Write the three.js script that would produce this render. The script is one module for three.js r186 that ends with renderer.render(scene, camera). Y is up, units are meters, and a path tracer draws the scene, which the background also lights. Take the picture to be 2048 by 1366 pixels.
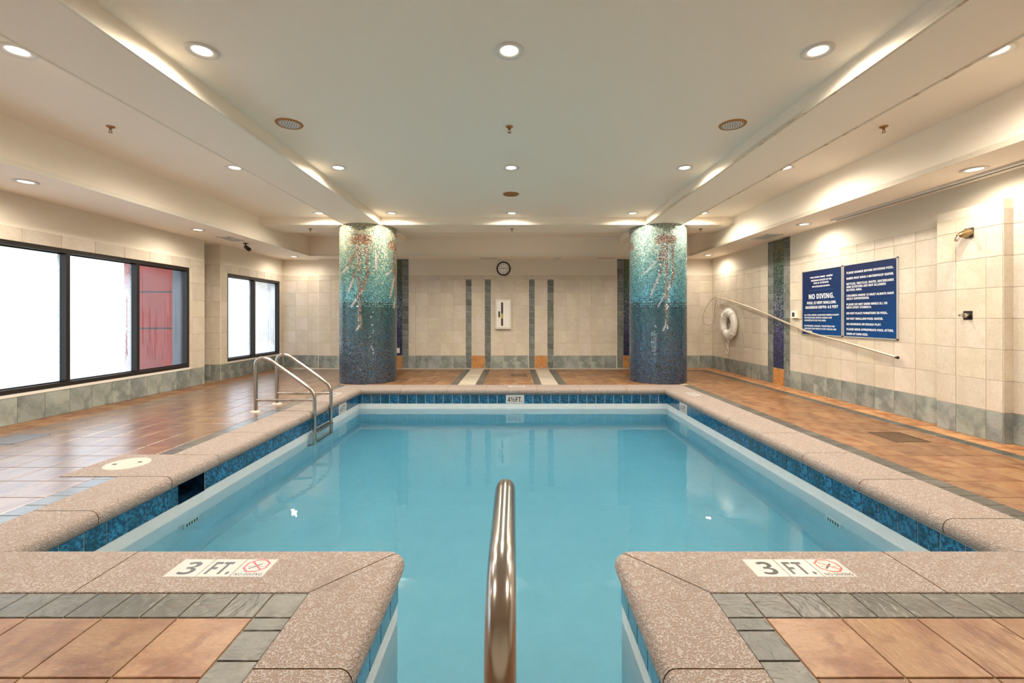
import * as THREE from 'three';
import { mergeGeometries } from 'three/addons/utils/BufferGeometryUtils.js';
import { RectAreaLightUniformsLib } from 'three/addons/lights/RectAreaLightUniformsLib.js';

// ------------------------------------------------------------------ camera, sky, exposure
const scene = new THREE.Scene();
const FOCAL = 895, EYE = 1.22;                         // focal length in pixels of a 2048 x 1366 frame; eye height
const camera = new THREE.PerspectiveCamera(2 * Math.atan(683 / FOCAL) * 180 / Math.PI, 2048 / 1366, 0.05, 300);
camera.position.set(0, EYE, 0);
camera.lookAt(0, EYE, -1);
camera.setViewOffset(2048, 1366, -3, 47.5, 2048, 1366); // shifted lens: vertical lines stay vertical
scene.background = new THREE.Color(0.86, 0.94, 1.0);   // even overcast daylight
scene.backgroundIntensity = 1.95;
const renderer = new THREE.WebGLRenderer({ antialias: true });
renderer.toneMapping = THREE.LinearToneMapping;
renderer.toneMappingExposure = 1.6;
renderer.shadowMap.enabled = true;
RectAreaLightUniformsLib.init();
const LAMP = { color: new THREE.Color(1.0, 0.89, 0.74), intensity: 7.6 };

// ------------------------------------------------------------------ helpers
let seed = 12345;
const rnd = () => { seed = (seed * 1664525 + 1013904223) >>> 0; return seed / 4294967296; };
const P = (x, y, d) => new THREE.Vector3(x, y, -d);
const used = new Map();
function numbered(name) { const n = used.get(name) || 0; used.set(name, n + 1); return n ? `${name}_${String(n).padStart(3, '0')}` : name; }
function tag(o, label, category, group, kind) { o.userData.label = label; o.userData.category = category; if (group) o.userData.group = group; if (kind) o.userData.kind = kind; return o; }
function thing(name, label, category, group, kind) { const g = new THREE.Group(); g.name = numbered(name); scene.add(g); return tag(g, label, category, group, kind); }
function mesh(name, geo, mat, parent) { const m = new THREE.Mesh(geo, mat); m.name = name; m.castShadow = m.receiveShadow = true; parent.add(m); return m; }
function box(x0, x1, y0, y1, d0, d1, uvs = 1) {        // axis-aligned box, uv in metres
  const g = new THREE.BoxGeometry(x1 - x0, y1 - y0, d1 - d0);
  g.translate((x0 + x1) / 2, (y0 + y1) / 2, -(d0 + d1) / 2);
  const p = g.attributes.position, n = g.attributes.normal, u = g.attributes.uv;
  for (let i = 0; i < p.count; i++) {
    const ax = Math.abs(n.getX(i)), ay = Math.abs(n.getY(i));
    if (ax > 0.5) u.setXY(i, p.getZ(i) / uvs, p.getY(i) / uvs);
    else if (ay > 0.5) u.setXY(i, p.getX(i) / uvs, p.getZ(i) / uvs);
    else u.setXY(i, p.getX(i) / uvs, p.getY(i) / uvs);
  }
  return g;
}
const merge = (a) => mergeGeometries(a.map((g) => { const h = g.index ? g.toNonIndexed() : g; for (const k of Object.keys(h.attributes)) if (!['position', 'normal', 'uv'].includes(k)) h.deleteAttribute(k); return h; }), false);
function place(g, x, y, d, rx = 0, ry = 0, rz = 0) { g.rotateX(rx); g.rotateY(ry); g.rotateZ(rz); g.translate(x, y, -d); return g; }
const cyl = (r0, r1, h, s = 24) => new THREE.CylinderGeometry(r0, r1, h, s);
const lathe = (pts, s = 32) => new THREE.LatheGeometry(pts.map((p) => new THREE.Vector2(p[0], p[1])), s);
function bentPath(pts, radii) {                        // straight runs joined by round bends
  const path = new THREE.CurvePath();
  let from = pts[0];
  for (let i = 1; i < pts.length - 1; i++) {
    const a = pts[i].clone().sub(pts[i - 1]).normalize(), b = pts[i + 1].clone().sub(pts[i]).normalize(), r = radii[i - 1];
    const s = pts[i].clone().addScaledVector(a, -r), e = pts[i].clone().addScaledVector(b, r);
    path.add(new THREE.LineCurve3(from, s)); path.add(new THREE.QuadraticBezierCurve3(s, pts[i], e)); from = e;
  }
  path.add(new THREE.LineCurve3(from, pts[pts.length - 1]));
  return path;
}
const tube = (path, r, n = 60, s = 14) => new THREE.TubeGeometry(path, n, r, s, false);
const spline = (pts) => new THREE.CatmullRomCurve3(pts);

// ---- tileable noise
function hash(i, j, k) { let h = (i * 374761393 + j * 668265263 + k * 2147483647) | 0; h = Math.imul(h ^ (h >>> 13), 1274126177); h ^= h >>> 16; return (h >>> 0) / 4294967296; }
function vnoise(x, y, px, py, k) {
  const xi = Math.floor(x), yi = Math.floor(y), fx = x - xi, fy = y - yi, sx = fx * fx * (3 - 2 * fx), sy = fy * fy * (3 - 2 * fy);
  const m = (a, b) => ((a % b) + b) % b, x0 = m(xi, px), x1 = m(xi + 1, px), y0 = m(yi, py), y1 = m(yi + 1, py);
  const a = hash(x0, y0, k), b = hash(x1, y0, k), c = hash(x0, y1, k), d = hash(x1, y1, k);
  return a + (b - a) * sx + (c - a) * sy + (a - b - c + d) * sx * sy;
}
function fbm(u, v, fx, fy, oct, k) { let s = 0, a = 0.5, t = 0; for (let o = 0; o < oct; o++) { s += a * vnoise(u * fx, v * fy, fx, fy, k + o * 17); t += a; a *= 0.55; fx *= 2; fy *= 2; } return s / t; }
const clamp = (x, a = 0, b = 1) => Math.min(b, Math.max(a, x));
const sstep = (a, b, x) => { const t = clamp((x - a) / (b - a)); return t * t * (3 - 2 * t); };
const mixc = (a, b, t) => [a[0] + (b[0] - a[0]) * t, a[1] + (b[1] - a[1]) * t, a[2] + (b[2] - a[2]) * t];
function makeTex(w, h, fn, srgb) {
  const d = new Uint8Array(w * h * 4);
  for (let j = 0; j < h; j++) for (let i = 0; i < w; i++) {
    const c = fn((i + 0.5) / w, (j + 0.5) / h), o = (j * w + i) * 4;
    if (typeof c === 'number') { d[o] = d[o + 1] = d[o + 2] = clamp(c) * 255; } else { d[o] = clamp(c[0], 0, 255); d[o + 1] = clamp(c[1], 0, 255); d[o + 2] = clamp(c[2], 0, 255); }
    d[o + 3] = 255;
  }
  const t = new THREE.DataTexture(d, w, h, THREE.RGBAFormat);
  t.wrapS = t.wrapT = THREE.RepeatWrapping; t.magFilter = t.minFilter = THREE.LinearFilter;
  if (srgb) t.colorSpace = THREE.SRGBColorSpace;
  t.needsUpdate = true;
  return t;
}
function canvasTex(w, h, draw) {
  const c = document.createElement('canvas'); c.width = w; c.height = h;
  draw(c.getContext('2d'), w, h);
  const t = new THREE.CanvasTexture(c); t.colorSpace = THREE.SRGBColorSpace; return t;
}
const std = (o) => new THREE.MeshStandardMaterial(o);
const phys = (o) => new THREE.MeshPhysicalMaterial(o);

// ------------------------------------------------------------------ textures and materials
const T = {};
T.terraBump = makeTex(512, 512, (u, v) => 0.5 * fbm(u + 0.25 * v * 0, v, 6, 22, 4, 3) + 0.5 * fbm(u, v, 14, 30, 3, 9));
T.terra = makeTex(512, 512, (u, v) => {
  const a = fbm(u, v, 4, 7, 5, 21), b = fbm(u, v, 9, 5, 4, 41), c = fbm(u, v, 60, 90, 2, 61);
  let k = mixc([166, 104, 62], [206, 156, 108], sstep(0.25, 0.75, a));
  k = mixc(k, [146, 88, 54], 0.55 * sstep(0.58, 0.8, b));
  const s = 0.9 + 0.2 * c; return [k[0] * s, k[1] * s, k[2] * s];
}, true);
T.slate = makeTex(512, 512, (u, v) => {
  const a = fbm(u, v, 5, 4, 5, 121), b = fbm(u, v, 11, 7, 4, 141), c = fbm(u, v, 70, 50, 2, 161);
  let k = mixc([112, 112, 104], [158, 158, 148], sstep(0.25, 0.75, a));
  k = mixc(k, [142, 122, 98], 0.55 * sstep(0.55, 0.8, b));
  const s = 0.9 + 0.2 * c; return [k[0] * s, k[1] * s, k[2] * s];
}, true);
T.slateBump = makeTex(512, 512, (u, v) => { const w = fbm(u, v, 5, 5, 3, 7); return 0.6 * fbm(u + 0.15 * w, v + 0.2 * w, 5, 26, 4, 15) + 0.4 * Math.abs(fbm(u, v, 12, 16, 3, 19) * 2 - 1); });
T.beige = makeTex(512, 512, (u, v) => {
  const a = fbm(u, v, 5, 5, 4, 221), b = fbm(u, v, 26, 26, 3, 241), c = fbm(u, v, 80, 80, 2, 7);
  let k = mixc([216, 204, 187], [224, 214, 199], sstep(0.3, 0.7, a));
  k = mixc(k, [214, 200, 178], 0.5 * sstep(0.55, 0.75, b));
  const s = 0.95 + 0.1 * c; return [k[0] * s, k[1] * s, k[2] * s];
}, true);
T.stone = makeTex(512, 512, (u, v) => {
  const w = fbm(u, v, 4, 4, 3, 301), a = fbm(u + 0.2 * w, v - 0.2 * w, 4, 4, 5, 321), b = fbm(u, v, 6, 6, 4, 341), c = fbm(u, v, 70, 70, 2, 3);
  let k = mixc([118, 126, 124], [156, 162, 158], sstep(0.28, 0.72, a));
  k = mixc(k, [152, 150, 138], 0.4 * sstep(0.52, 0.8, b));
  const s = 0.93 + 0.14 * c; return [k[0] * s, k[1] * s, k[2] * s];
}, true);
T.rust = makeTex(256, 256, (u, v) => mixc(mixc([168, 112, 58], [206, 152, 96], fbm(u, v, 6, 12, 4, 401)), [120, 78, 44], 0.5 * sstep(0.55, 0.8, fbm(u, v, 20, 30, 3, 431))), true);
T.poolTile = makeTex(512, 512, (u, v) => {
  const a = fbm(u, v, 24, 24, 4, 501), b = fbm(u, v, 7, 7, 3, 531);
  let k = mixc([12, 58, 96], [48, 132, 178], sstep(0.3, 0.72, a));
  k = mixc(k, [10, 66, 84], 0.5 * sstep(0.45, 0.75, b)); return k;
}, true);
T.coping = makeTex(512, 512, (u, v) => {
  const a = fbm(u, v, 100, 100, 2, 601), b = fbm(u, v, 8, 8, 4, 631), c = fbm(u, v, 60, 60, 3, 661);
  let k = mixc([196, 170, 152], [236, 226, 218], sstep(0.35, 0.62, a));
  k = mixc(k, [210, 172, 136], 0.45 * sstep(0.58, 0.75, c));
  k = mixc(k, [222, 202, 188], 0.4 * b); return k;
}, true);
T.copingBump = makeTex(512, 512, (u, v) => sstep(0.3, 0.68, fbm(u, v, 100, 100, 2, 601)) * 0.8 + 0.2 * fbm(u, v, 130, 130, 2, 5));
T.copingEdge = makeTex(512, 512, (u, v) => mixc(mixc([206, 184, 156], [232, 218, 198], fbm(u, v, 10, 10, 4, 671)), [170, 130, 88], 0.45 * sstep(0.56, 0.74, fbm(u, v, 60, 40, 3, 681))), true);
T.plaster = makeTex(512, 512, (u, v) => { const a = fbm(u, v, 5, 5, 5, 701), b = fbm(u, v, 40, 40, 3, 711); return mixc([212, 222, 224], [232, 236, 236], clamp(0.7 * a + 0.4 * b)); }, true);
T.peel = makeTex(512, 512, (u, v) => 0.65 * fbm(u, v, 90, 90, 2, 801) + 0.35 * fbm(u, v, 30, 30, 2, 811));
T.flake = makeTex(512, 512, (u, v) => {
  const s = sstep(0.60, 0.70, fbm(u, v, 3, 14, 5, 851)), b = fbm(u, v, 60, 60, 2, 861);
  return mixc([224, 214, 196], mixc([176, 134, 86], [206, 192, 168], b), s);
}, true);
T.fog = makeTex(1024, 1024, (u, v) => {                 // condensation: streaks and drops leave clearer glass (2 m square, v up)
  const drop = fbm(u, v, 200, 200, 2, 901), patch = fbm(u, v, 3, 4, 4, 941), wob = 0.004 * (fbm(u, v, 8, 40, 2, 913) - 0.5), uu = ((u + wob) % 1 + 1) % 1;
  const n = 150, k = Math.floor(uu * n), f = uu * n - k, has = hash(k, 5, 31) > 0.62 ? 1 : 0, y0 = 0.06 + 0.16 * hash(k, 6, 31), y1 = y0 + 0.08 + 0.5 * hash(k, 7, 31) ** 2;
  const streak = has * sstep(0.5, 0.2, Math.abs(f - 0.5)) * sstep(y0, y0 + 0.02, v) * sstep(y1, y1 - 0.05, v) * (0.55 + 0.6 * drop);
  const top = sstep(0.72, 0.86, v + 0.1 * (patch - 0.5)) * (0.5 + 0.8 * drop);
  return clamp(0.99 - 0.2 * sstep(0.45, 0.75, patch) - 0.25 * sstep(0.6, 0.85, drop) - 0.62 * streak - 0.4 * top);
});
T.brushed = makeTex(256, 256, (u, v) => 0.25 + 0.2 * fbm(u, v, 3, 60, 3, 990));
T.steelTint = makeTex(256, 256, (u, v) => mixc([188, 184, 178], [150, 132, 112], 0.7 * sstep(0.5, 0.72, fbm(u, v, 8, 5, 4, 971))), true);
T.mulch = makeTex(256, 256, (u, v) => mixc([58, 38, 26], [104, 74, 52], fbm(u, v, 30, 30, 4, 991)), true);
T.redPanel = makeTex(256, 256, (u, v) => mixc([150, 46, 34], [178, 66, 50], fbm(u, v, 6, 6, 4, 981)), true);

const M = {};
M.paint = std({ color: 0xe6ddcd, roughness: 0.85, bumpMap: T.peel, bumpScale: 0.0012 });
M.ceilPaint = std({ color: 0xfbf0e0, roughness: 0.85, bumpMap: T.peel, bumpScale: 0.0022 });
M.bead = std({ color: 0xf0e9da, roughness: 0.7 });
M.beadFlaking = std({ map: T.flake, roughness: 0.8 });
M.grout = std({ color: 0x8f7a62, roughness: 0.95 });
const tints = (base, n, lo, hi, opts) => Array.from({ length: n }, (_, i) => { const t = lo + (hi - lo) * (i / Math.max(1, n - 1)); return phys({ color: new THREE.Color(t, t * (0.985 + 0.03 * hash(i, 3, 5)), t * (0.96 + 0.06 * hash(i, 8, 2))), ...opts }); });
M.terra = tints(0, 5, 0.37, 0.50, { map: T.terra, ior: 1.6, roughness: 0.38, bumpMap: T.terraBump, bumpScale: 0.004 });
M.terraSheen = tints(0, 5, 0.30, 0.40, { map: T.terra, ior: 1.9, roughness: 0.3, bumpMap: T.terraBump, bumpScale: 0.0012, clearcoat: 1, clearcoatRoughness: 0.27 });  // darker terra copy, clearcoat added to bring out window sheen on this deck
M.slateSheen = tints(0, 5, 0.26, 0.37, { map: T.slate, ior: 1.9, roughness: 0.32, bumpMap: T.slateBump, bumpScale: 0.0016, clearcoat: 1, clearcoatRoughness: 0.27 });  // slate copy with the same clearcoat added for the window sheen
M.tan = tints(0, 3, 0.72, 0.84, { map: T.terra, roughness: 0.5, bumpMap: T.terraBump, bumpScale: 0.001 });
M.cream = tints(0, 3, 0.62, 0.70, { map: T.beige, roughness: 0.5, bumpMap: T.terraBump, bumpScale: 0.001 });
M.slate = tints(0, 5, 0.26, 0.37, { map: T.slate, ior: 1.65, roughness: 0.36, bumpMap: T.slateBump, bumpScale: 0.007 });
M.beige = tints(0, 4, 0.84, 0.91, { map: T.beige, roughness: 0.45 });
M.stone = tints(0, 5, 0.84, 1.04, { map: T.stone, roughness: 0.4 });
M.rust = tints(0, 1, 1, 1, { map: T.rust, roughness: 0.5 });
M.darkStrip = tints(0, 4, 0.52, 0.72, { map: T.stone, roughness: 0.45 });
M.pool = Array.from({ length: 4 }, (_, i) => phys({ color: new THREE.Color().setScalar(0.62 + 0.07 * i), map: T.poolTile, roughness: 0.16, clearcoat: 0.5, clearcoatRoughness: 0.06 }));
M.coping = std({ color: 0xb6b6b9, map: T.coping, roughness: 0.8, bumpMap: T.copingBump, bumpScale: 0.004 });
M.plaster = std({ color: 0xe6e8ea, map: T.plaster, roughness: 0.75 });
M.skimmer = std({ map: T.poolTile, color: 0x8090a0, roughness: 0.4 });
M.white = std({ color: 0xe0dcd4, roughness: 0.45 });
M.agedPlastic = std({ color: 0xbdb6ac, roughness: 0.5 });
M.whitePlastic = std({ color: 0xf0eee8, roughness: 0.35 });
M.steel = std({ map: T.steelTint, metalness: 1, roughness: 0.24 });
M.steelPolished = std({ color: 0xb2aea8, metalness: 1, roughness: 0.2 });
M.chrome = std({ color: 0xc9c4ba, metalness: 1, roughness: 0.15 });
M.signFrame = std({ color: 0xc4c6c6, metalness: 0.4, roughness: 0.4 });
M.brass = std({ color: 0x9a8560, metalness: 1, roughness: 0.35 });
M.rusty = std({ map: T.rust, roughness: 0.85 });
M.darkFrame = std({ color: 0x2a2624, roughness: 0.4, metalness: 0.3 });
M.jamb = std({ color: 0x6c747c, roughness: 0.5 });
M.black = std({ color: 0x111111, roughness: 0.4 });
M.darkGrey = std({ color: 0x3a3632, roughness: 0.6 });
M.drain = std({ color: 0x5b4a3a, roughness: 0.5, metalness: 0.5 });
M.drainGrey = std({ color: 0x8a9098, roughness: 0.4, metalness: 0.5 });
M.lens = std({ color: 0xfff2d8, emissive: new THREE.Color(1.0, 0.88, 0.66), emissiveIntensity: 5, roughness: 0.5 });
M.lensOff = std({ color: 0xd8d0c0, roughness: 0.5 });
M.fogGlass = [1.0, 0.86, 0.36].map((f) => phys({ color: 0xe2e9f2, transmission: 1, thickness: 0, ior: 1.5, roughness: f, roughnessMap: T.fog })); // thick, thinner and thin condensation
M.water = phys({ color: 0xffffff, transmission: 1, thickness: 1, ior: 1.33, roughness: 0, attenuationColor: new THREE.Color(0.30, 0.78, 1.0), attenuationDistance: 2.6 });

// ------------------------------------------------------------------ tiles
const tileGeos = new Map();
function tileGeo(w, h, t, bev, variant, tex) {         // chamfered slab facing +z, its back at z = 0; uv in metres over the texture's side
  const key = [w.toFixed(3), h.toFixed(3), t, bev, variant, tex].join();
  if (tileGeos.has(key)) return tileGeos.get(key);
  const uo = hash(variant, 1, 77), vo = hash(variant, 2, 77), rot = variant % 2;
  const X = w / 2, Y = h / 2, x = X - bev, y = Y - bev, z = t - bev;
  const A = [[-X, -Y, z], [X, -Y, z], [X, Y, z], [-X, Y, z]], B = [[-x, -y, t], [x, -y, t], [x, y, t], [-x, y, t]], C = [[-X, -Y, 0], [X, -Y, 0], [X, Y, 0], [-X, Y, 0]];
  const pos = [], nor = [], uv = [];
  const quad = (a, b, c, d) => {
    const n = new THREE.Vector3().subVectors(new THREE.Vector3(...b), new THREE.Vector3(...a)).cross(new THREE.Vector3().subVectors(new THREE.Vector3(...d), new THREE.Vector3(...a))).normalize();
    for (const p of [a, b, c, a, c, d]) { pos.push(...p); nor.push(n.x, n.y, n.z); const U = p[0] / tex + uo, V = (p[1] + p[2]) / tex + vo; rot ? uv.push(V, U) : uv.push(U, V); }
  };
  quad(...B);
  for (let i = 0; i < 4; i++) { const j = (i + 1) % 4; quad(A[i], A[j], B[j], B[i]); quad(C[i], C[j], A[j], A[i]); }
  const g = new THREE.BufferGeometry();
  g.setAttribute('position', new THREE.Float32BufferAttribute(pos, 3)); g.setAttribute('normal', new THREE.Float32BufferAttribute(nor, 3)); g.setAttribute('uv', new THREE.Float32BufferAttribute(uv, 2));
  tileGeos.set(key, g);
  return g;
}
// A tiled surface: 2-D coordinates (s, t) on a plane; 'floor' s = x, t = d; 'back' s = x, t = y; 'right' and 'left' s = d, t = y
class Tiling {
  constructor(parent, plane, at) { this.parent = parent; this.plane = plane; this.at = at; this.list = []; }
  put(s0, s1, t0, t1, mats, o = {}) {
    const joint = o.joint ?? 0.004, w = s1 - s0 - joint, h = t1 - t0 - joint;
    if (w < 0.012 || h < 0.012) return;
    const cs = (s0 + s1) / 2, ct = (t0 + t1) / 2, at = this.at + (o.lift || 0);
    const pos = this.plane === 'floor' ? P(cs, at, ct) : this.plane === 'back' ? P(cs, ct, at) : P(at, ct, cs);
    const px = pos.z < -0.4 ? new THREE.Vector2(pos.x / -pos.z * FOCAL + 1027, 635.5 - (pos.y - EYE) / -pos.z * FOCAL) : null;
    const seen = px && px.x > -120 && px.x < 2170 && px.y > -80 && px.y < 1450 && !o.hidden;
    this.list.push({ w, h, pos, mat: mats[Math.floor(rnd() * mats.length)], o, size: seen ? w * h / (pos.z * pos.z) : 0, variant: o.variant ?? Math.floor(rnd() * 6) });
  }
  fill(s0, s1, t0, t1, mats, o = {}) {                  // grid of pitch o.ps x o.pt anchored at o.as, o.at; cut at the edges
    const ps = o.ps ?? 0.305, pt = o.pt ?? 0.305, as = o.as ?? s0, at = o.at ?? t0;
    const cuts = (a, b, p, o0) => { const c = [a]; for (let k = Math.ceil((a - o0) / p + 1e-4); o0 + k * p < b - 1e-3; k++) c.push(o0 + k * p); c.push(b); return c; };
    const T1 = cuts(t0, t1, pt, at);
    for (let j = 0; j + 1 < T1.length; j++) {
      const S1 = cuts(s0, s1, ps, as + (o.shift ? (j % 2) * o.shift : 0));
      for (let i = 0; i + 1 < S1.length; i++) if (!o.skip || !o.skip((S1[i] + S1[i + 1]) / 2, (T1[j] + T1[j + 1]) / 2)) this.put(S1[i], S1[i + 1], T1[j], T1[j + 1], mats, o);
    }
  }
  build(name = 'tile', most = 290) {
    this.list.sort((a, b) => b.size - a.size);
    const rest = new Map();
    this.list.forEach((t, i) => {
      const g = tileGeo(t.w, t.h, t.o.thick ?? 0.008, t.o.bevel ?? 0.0015, t.variant, t.o.tex ?? 0.6);
      const m = new THREE.Mesh(g, t.mat);
      if (this.plane === 'floor') m.rotation.x = -Math.PI / 2; else if (this.plane === 'right') m.rotation.y = -Math.PI / 2; else if (this.plane === 'left') m.rotation.y = Math.PI / 2;
      m.position.copy(t.pos);
      if (i < most && t.size > 0) { m.name = t.o.name ?? name; m.castShadow = m.receiveShadow = true; this.parent.add(m); return; }
      m.updateMatrix();
      if (!rest.has(t.mat)) rest.set(t.mat, []);
      rest.get(t.mat).push(g.clone().applyMatrix4(m.matrix));
    });
    for (const [mat, gs] of rest) { const m = mesh('outlying_' + name + 's', mergeGeometries(gs, false), mat, this.parent); m.userData.kind = 'stuff'; }
  }
}

// ------------------------------------------------------------------ measures
const XR = 4.83, XL = -5.72, XLF = -5.68, DB = 10.88, DBL = 11.02;   // right wall, left wall (near, far), back wall, its recessed left end
const ZF = -2.2;                                                    // wall behind the camera (as a distance)
const YC = 3.09, YB = 2.95, YS = 2.645;                             // ceiling, beam underside, soffit underside
const PL = -2.66, PR = 2.643, PF = 2.33, PB = 7.73, AL = -0.605, AR = 0.565, AE = 0.32;  // pool faces; alcove
const WATER = -0.354, TT = -0.108, TB = -0.262;                       // water level, waterline tiles
const OL = -3.03, OR = 3.05, OB = 8.12, OF = 1.983, OAL = -0.905, OAR = 0.87; // outer edges of the coping

// ------------------------------------------------------------------ floors
const TH = 0.008;                                        // tile thickness; tile faces at y = 0
M.paleGrout = std({ color: 0xb5a48c, roughness: 0.95 });
function floorSlab(label, boxes, grout = M.grout) {
  const g = thing('floor', label, 'floor', null, 'structure');
  mesh('grout_bed', merge(boxes.map((b) => box(b[0], b[1], -0.6, -0.006, b[2], b[3]))), grout, g);
  return g;
}
const fTile = { thick: TH, bevel: 0.002, tex: 0.7, joint: 0.007 }, sTile = { thick: TH, bevel: 0.002, tex: 0.7, joint: 0.006, ps: 0.155, pt: 0.155 };
{ // window side
  const g = floorSlab('orange tiled pool deck with an added gloss coat below the fogged windows', [[XL - 0.6, OL, OF, 11.1]]);
  const t = new Tiling(g, 'floor', -TH);
  t.fill(OL - 0.155, OL, OF, OB, M.slateSheen, { ...sTile, skip: (s, d) => d > 3.36 && d < 4.0 });
  t.fill(OL - 0.155, OL, 3.378, 3.432, M.slateSheen, sTile);
  t.fill(XL + 0.42, OL - 0.155, OF, 10.6, M.terraSheen, { ...fTile, as: OL - 0.155, at: 1.818, skip: (s, d) => s > -3.49 && d > 3.36 && d < 4.2 });
  t.fill(-3.49, OL - 0.155, 3.343, 3.432, M.terraSheen, { ...fTile, as: OL - 0.155 }); t.fill(-3.49, OL - 0.155, 3.982, 4.258, M.terraSheen, { ...fTile, as: OL - 0.155 });
  t.fill(XL, XL + 0.42, OF, 10.88, M.terra, { ...fTile, ps: 0.42 });
  t.fill(XL + 0.42, OL - 0.155, 10.6, 10.88, M.cream, fTile);
  t.build();
}
{ // sign side
  const g = floorSlab('orange tiled pool deck along the wall with the blue sign', [[OR, XR + 0.1, OF, 11.1]], M.paleGrout);
  const t = new Tiling(g, 'floor', -TH);
  t.fill(OR, OR + 0.155, OF, OB, M.slate, sTile);
  t.fill(OR + 0.155, 4.36, OF, 10.3, M.terra, { ...fTile, at: 1.818, as: OR + 0.155 });
  t.fill(4.36, 4.50, OF, 10.3, M.slate, { ...sTile, ps: 0.14, pt: 0.155 });
  t.fill(4.50, XR, OF, 10.88, M.tan, { ...fTile, ps: 0.33 });
  t.fill(OR + 0.155, 4.50, 10.3, 10.44, M.slate, { ...sTile, pt: 0.14 });
  t.fill(OR + 0.155, 4.50, 10.44, 10.88, M.tan, { ...fTile, pt: 0.44 });
  t.build();
}
const bandX = [[-1.159, -1.018], [-0.697, -0.55], [0.373, 0.515], [0.824, 0.977]];
{ // far end
  const g = floorSlab('striped tiled deck between the two mosaic columns', [[OL, OR, OB, 11.1]], M.paleGrout);
  const t = new Tiling(g, 'floor', -TH);
  t.fill(OL, OR, OB, OB + 0.0, M.slate, sTile);
  const runs = [[OL, -1.159, 0], [-1.018, -0.697, 1], [-0.55, 0.373, 0], [0.515, 0.824, 1], [0.977, OR, 0]];
  for (const [a, b, cream] of runs) t.fill(a, b, OB, 10.58, cream ? M.cream : M.terra, { ...fTile, ps: cream ? b - a : 0.307, as: a < -2 ? b : a, at: 10.58 });
  for (const [a, b] of bandX) t.fill(a, b, OB, 10.58, M.slate, { ...sTile, ps: b - a });
  t.fill(OL, OR, 10.58, 10.88, M.cream, { ...fTile, as: 0 });
  t.build();
}
{ // near end, both sides of the steps
  const g = floorSlab('slate and terracotta tiled deck beside the entry steps', [[XL - 0.6, OAL, ZF, OF], [OAR, XR + 0.1, ZF, OF], [OAL, OAR, ZF, -0.05]]);
  const t = new Tiling(g, 'floor', -TH);
  for (const s of [-1, 1]) {
    const X = (a) => s < 0 ? OAL - a : OAR + a, R = (a, b) => s < 0 ? [X(b), X(a)] : [X(a), X(b)], far = s < 0 ? OAL - XL : XR - OAR;
    t.fill(...R(0, far), OF - 0.162, OF, M.slate, { ...sTile, as: X(0), pt: 0.162 });
    t.fill(...R(0, 0.155), -0.05, OF - 0.162, M.slate, { ...sTile, at: 1.746 });
    t.fill(...R(0.155, far), ZF, OF - 0.162, M.terra, { ...fTile, as: X(0.155), at: OF - 0.162 });
  }
  t.fill(OAL - 0.155, OAR + 0.155, ZF, -0.05, M.terra, { ...fTile, hidden: true });
  t.build();
}

// ------------------------------------------------------------------ pool: shell, waterline tiles, coping, steps
const pool = thing('pool', 'indoor swimming pool with blue waterline tiles and rough pink coping', 'pool', null, 'structure');
{
  const d0 = PF, d1 = PB, floorY = (d) => -1.22 - 0.46 * (d - d0) / (d1 - d0);
  const w = [
    box(PL - 0.25, PL, -1.9, TB - 0.006, d0 - 0.2, d1 + 0.2), box(PL - 0.2, PL, TB - 0.006, -0.02, d0 - 0.2, 3.545), box(PL - 0.2, PL, TB - 0.006, -0.02, 3.855, d1 + 0.2),
    box(PR, PR + 0.25, -1.9, -0.02, d0 - 0.2, d1 + 0.2), box(PL, PR, -1.9, -0.02, d1, d1 + 0.25),
    box(PL, AL, -1.9, -0.02, d0 - 0.25, d0), box(AR, PR, -1.9, -0.02, d0 - 0.25, d0),
    box(AL - 0.2, AL, -1.9, -0.02, AE, d0 - 0.25), box(AR, AR + 0.2, -1.9, -0.02, AE, d0 - 0.25), box(AL - 0.2, AR + 0.2, -1.9, -0.02, AE - 0.3, AE),
  ];
  const fl = box(PL - 0.1, PR + 0.1, -2.0, -1.2, d0 - 0.1, d1 + 0.1), p = fl.attributes.position;
  for (let i = 0; i < p.count; i++) if (p.getY(i) > -1.5) p.setY(i, floorY(-p.getZ(i)));
  fl.computeVertexNormals();
  w.push(fl, box(AL, AR, -2, -1.22, AE, d0 + 0.02));
  mesh('pool_shell', merge(w), M.plaster, pool);
  const st = [[0.32, 0.72, -0.55], [0.72, 1.06, -0.77], [1.06, 1.40, -1.0]];
  for (const [a, b, y] of st) mesh('step', box(AL, AR, -1.3, y, a, b), M.plaster, pool);
  mesh('skimmer_throat', merge([box(PL - 0.42, PL - 0.38, TB - 0.02, -0.04, 3.50, 3.90), box(PL - 0.4, PL - 0.001, TB - 0.03, TB - 0.002, 3.545, 3.855), box(PL - 0.4, PL - 0.001, TT + 0.002, -0.03, 3.545, 3.855), box(PL - 0.4, PL - 0.001, TB - 0.02, -0.04, 3.535, 3.551), box(PL - 0.4, PL - 0.001, TB - 0.02, -0.04, 3.849, 3.865)]), M.skimmer, pool);
}
function marker(w, h, draw) {                            // printed glazed marker tile
  return std({ map: canvasTex(Math.round(w * 1700), Math.round(h * 1700), draw), roughness: 0.3 });
}
function plainTile(w, h, t) {                            // marker slab with uv 0..1 on its face
  const g = tileGeo(w, h, t, 0.0015, 98, 1).clone(), p = g.attributes.position, u = g.attributes.uv.clone();
  for (let i = 0; i < p.count; i++) u.setXY(i, p.getX(i) / w + 0.5, p.getY(i) / h + 0.5);
  g.setAttribute('uv', u); return g;
}
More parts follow.
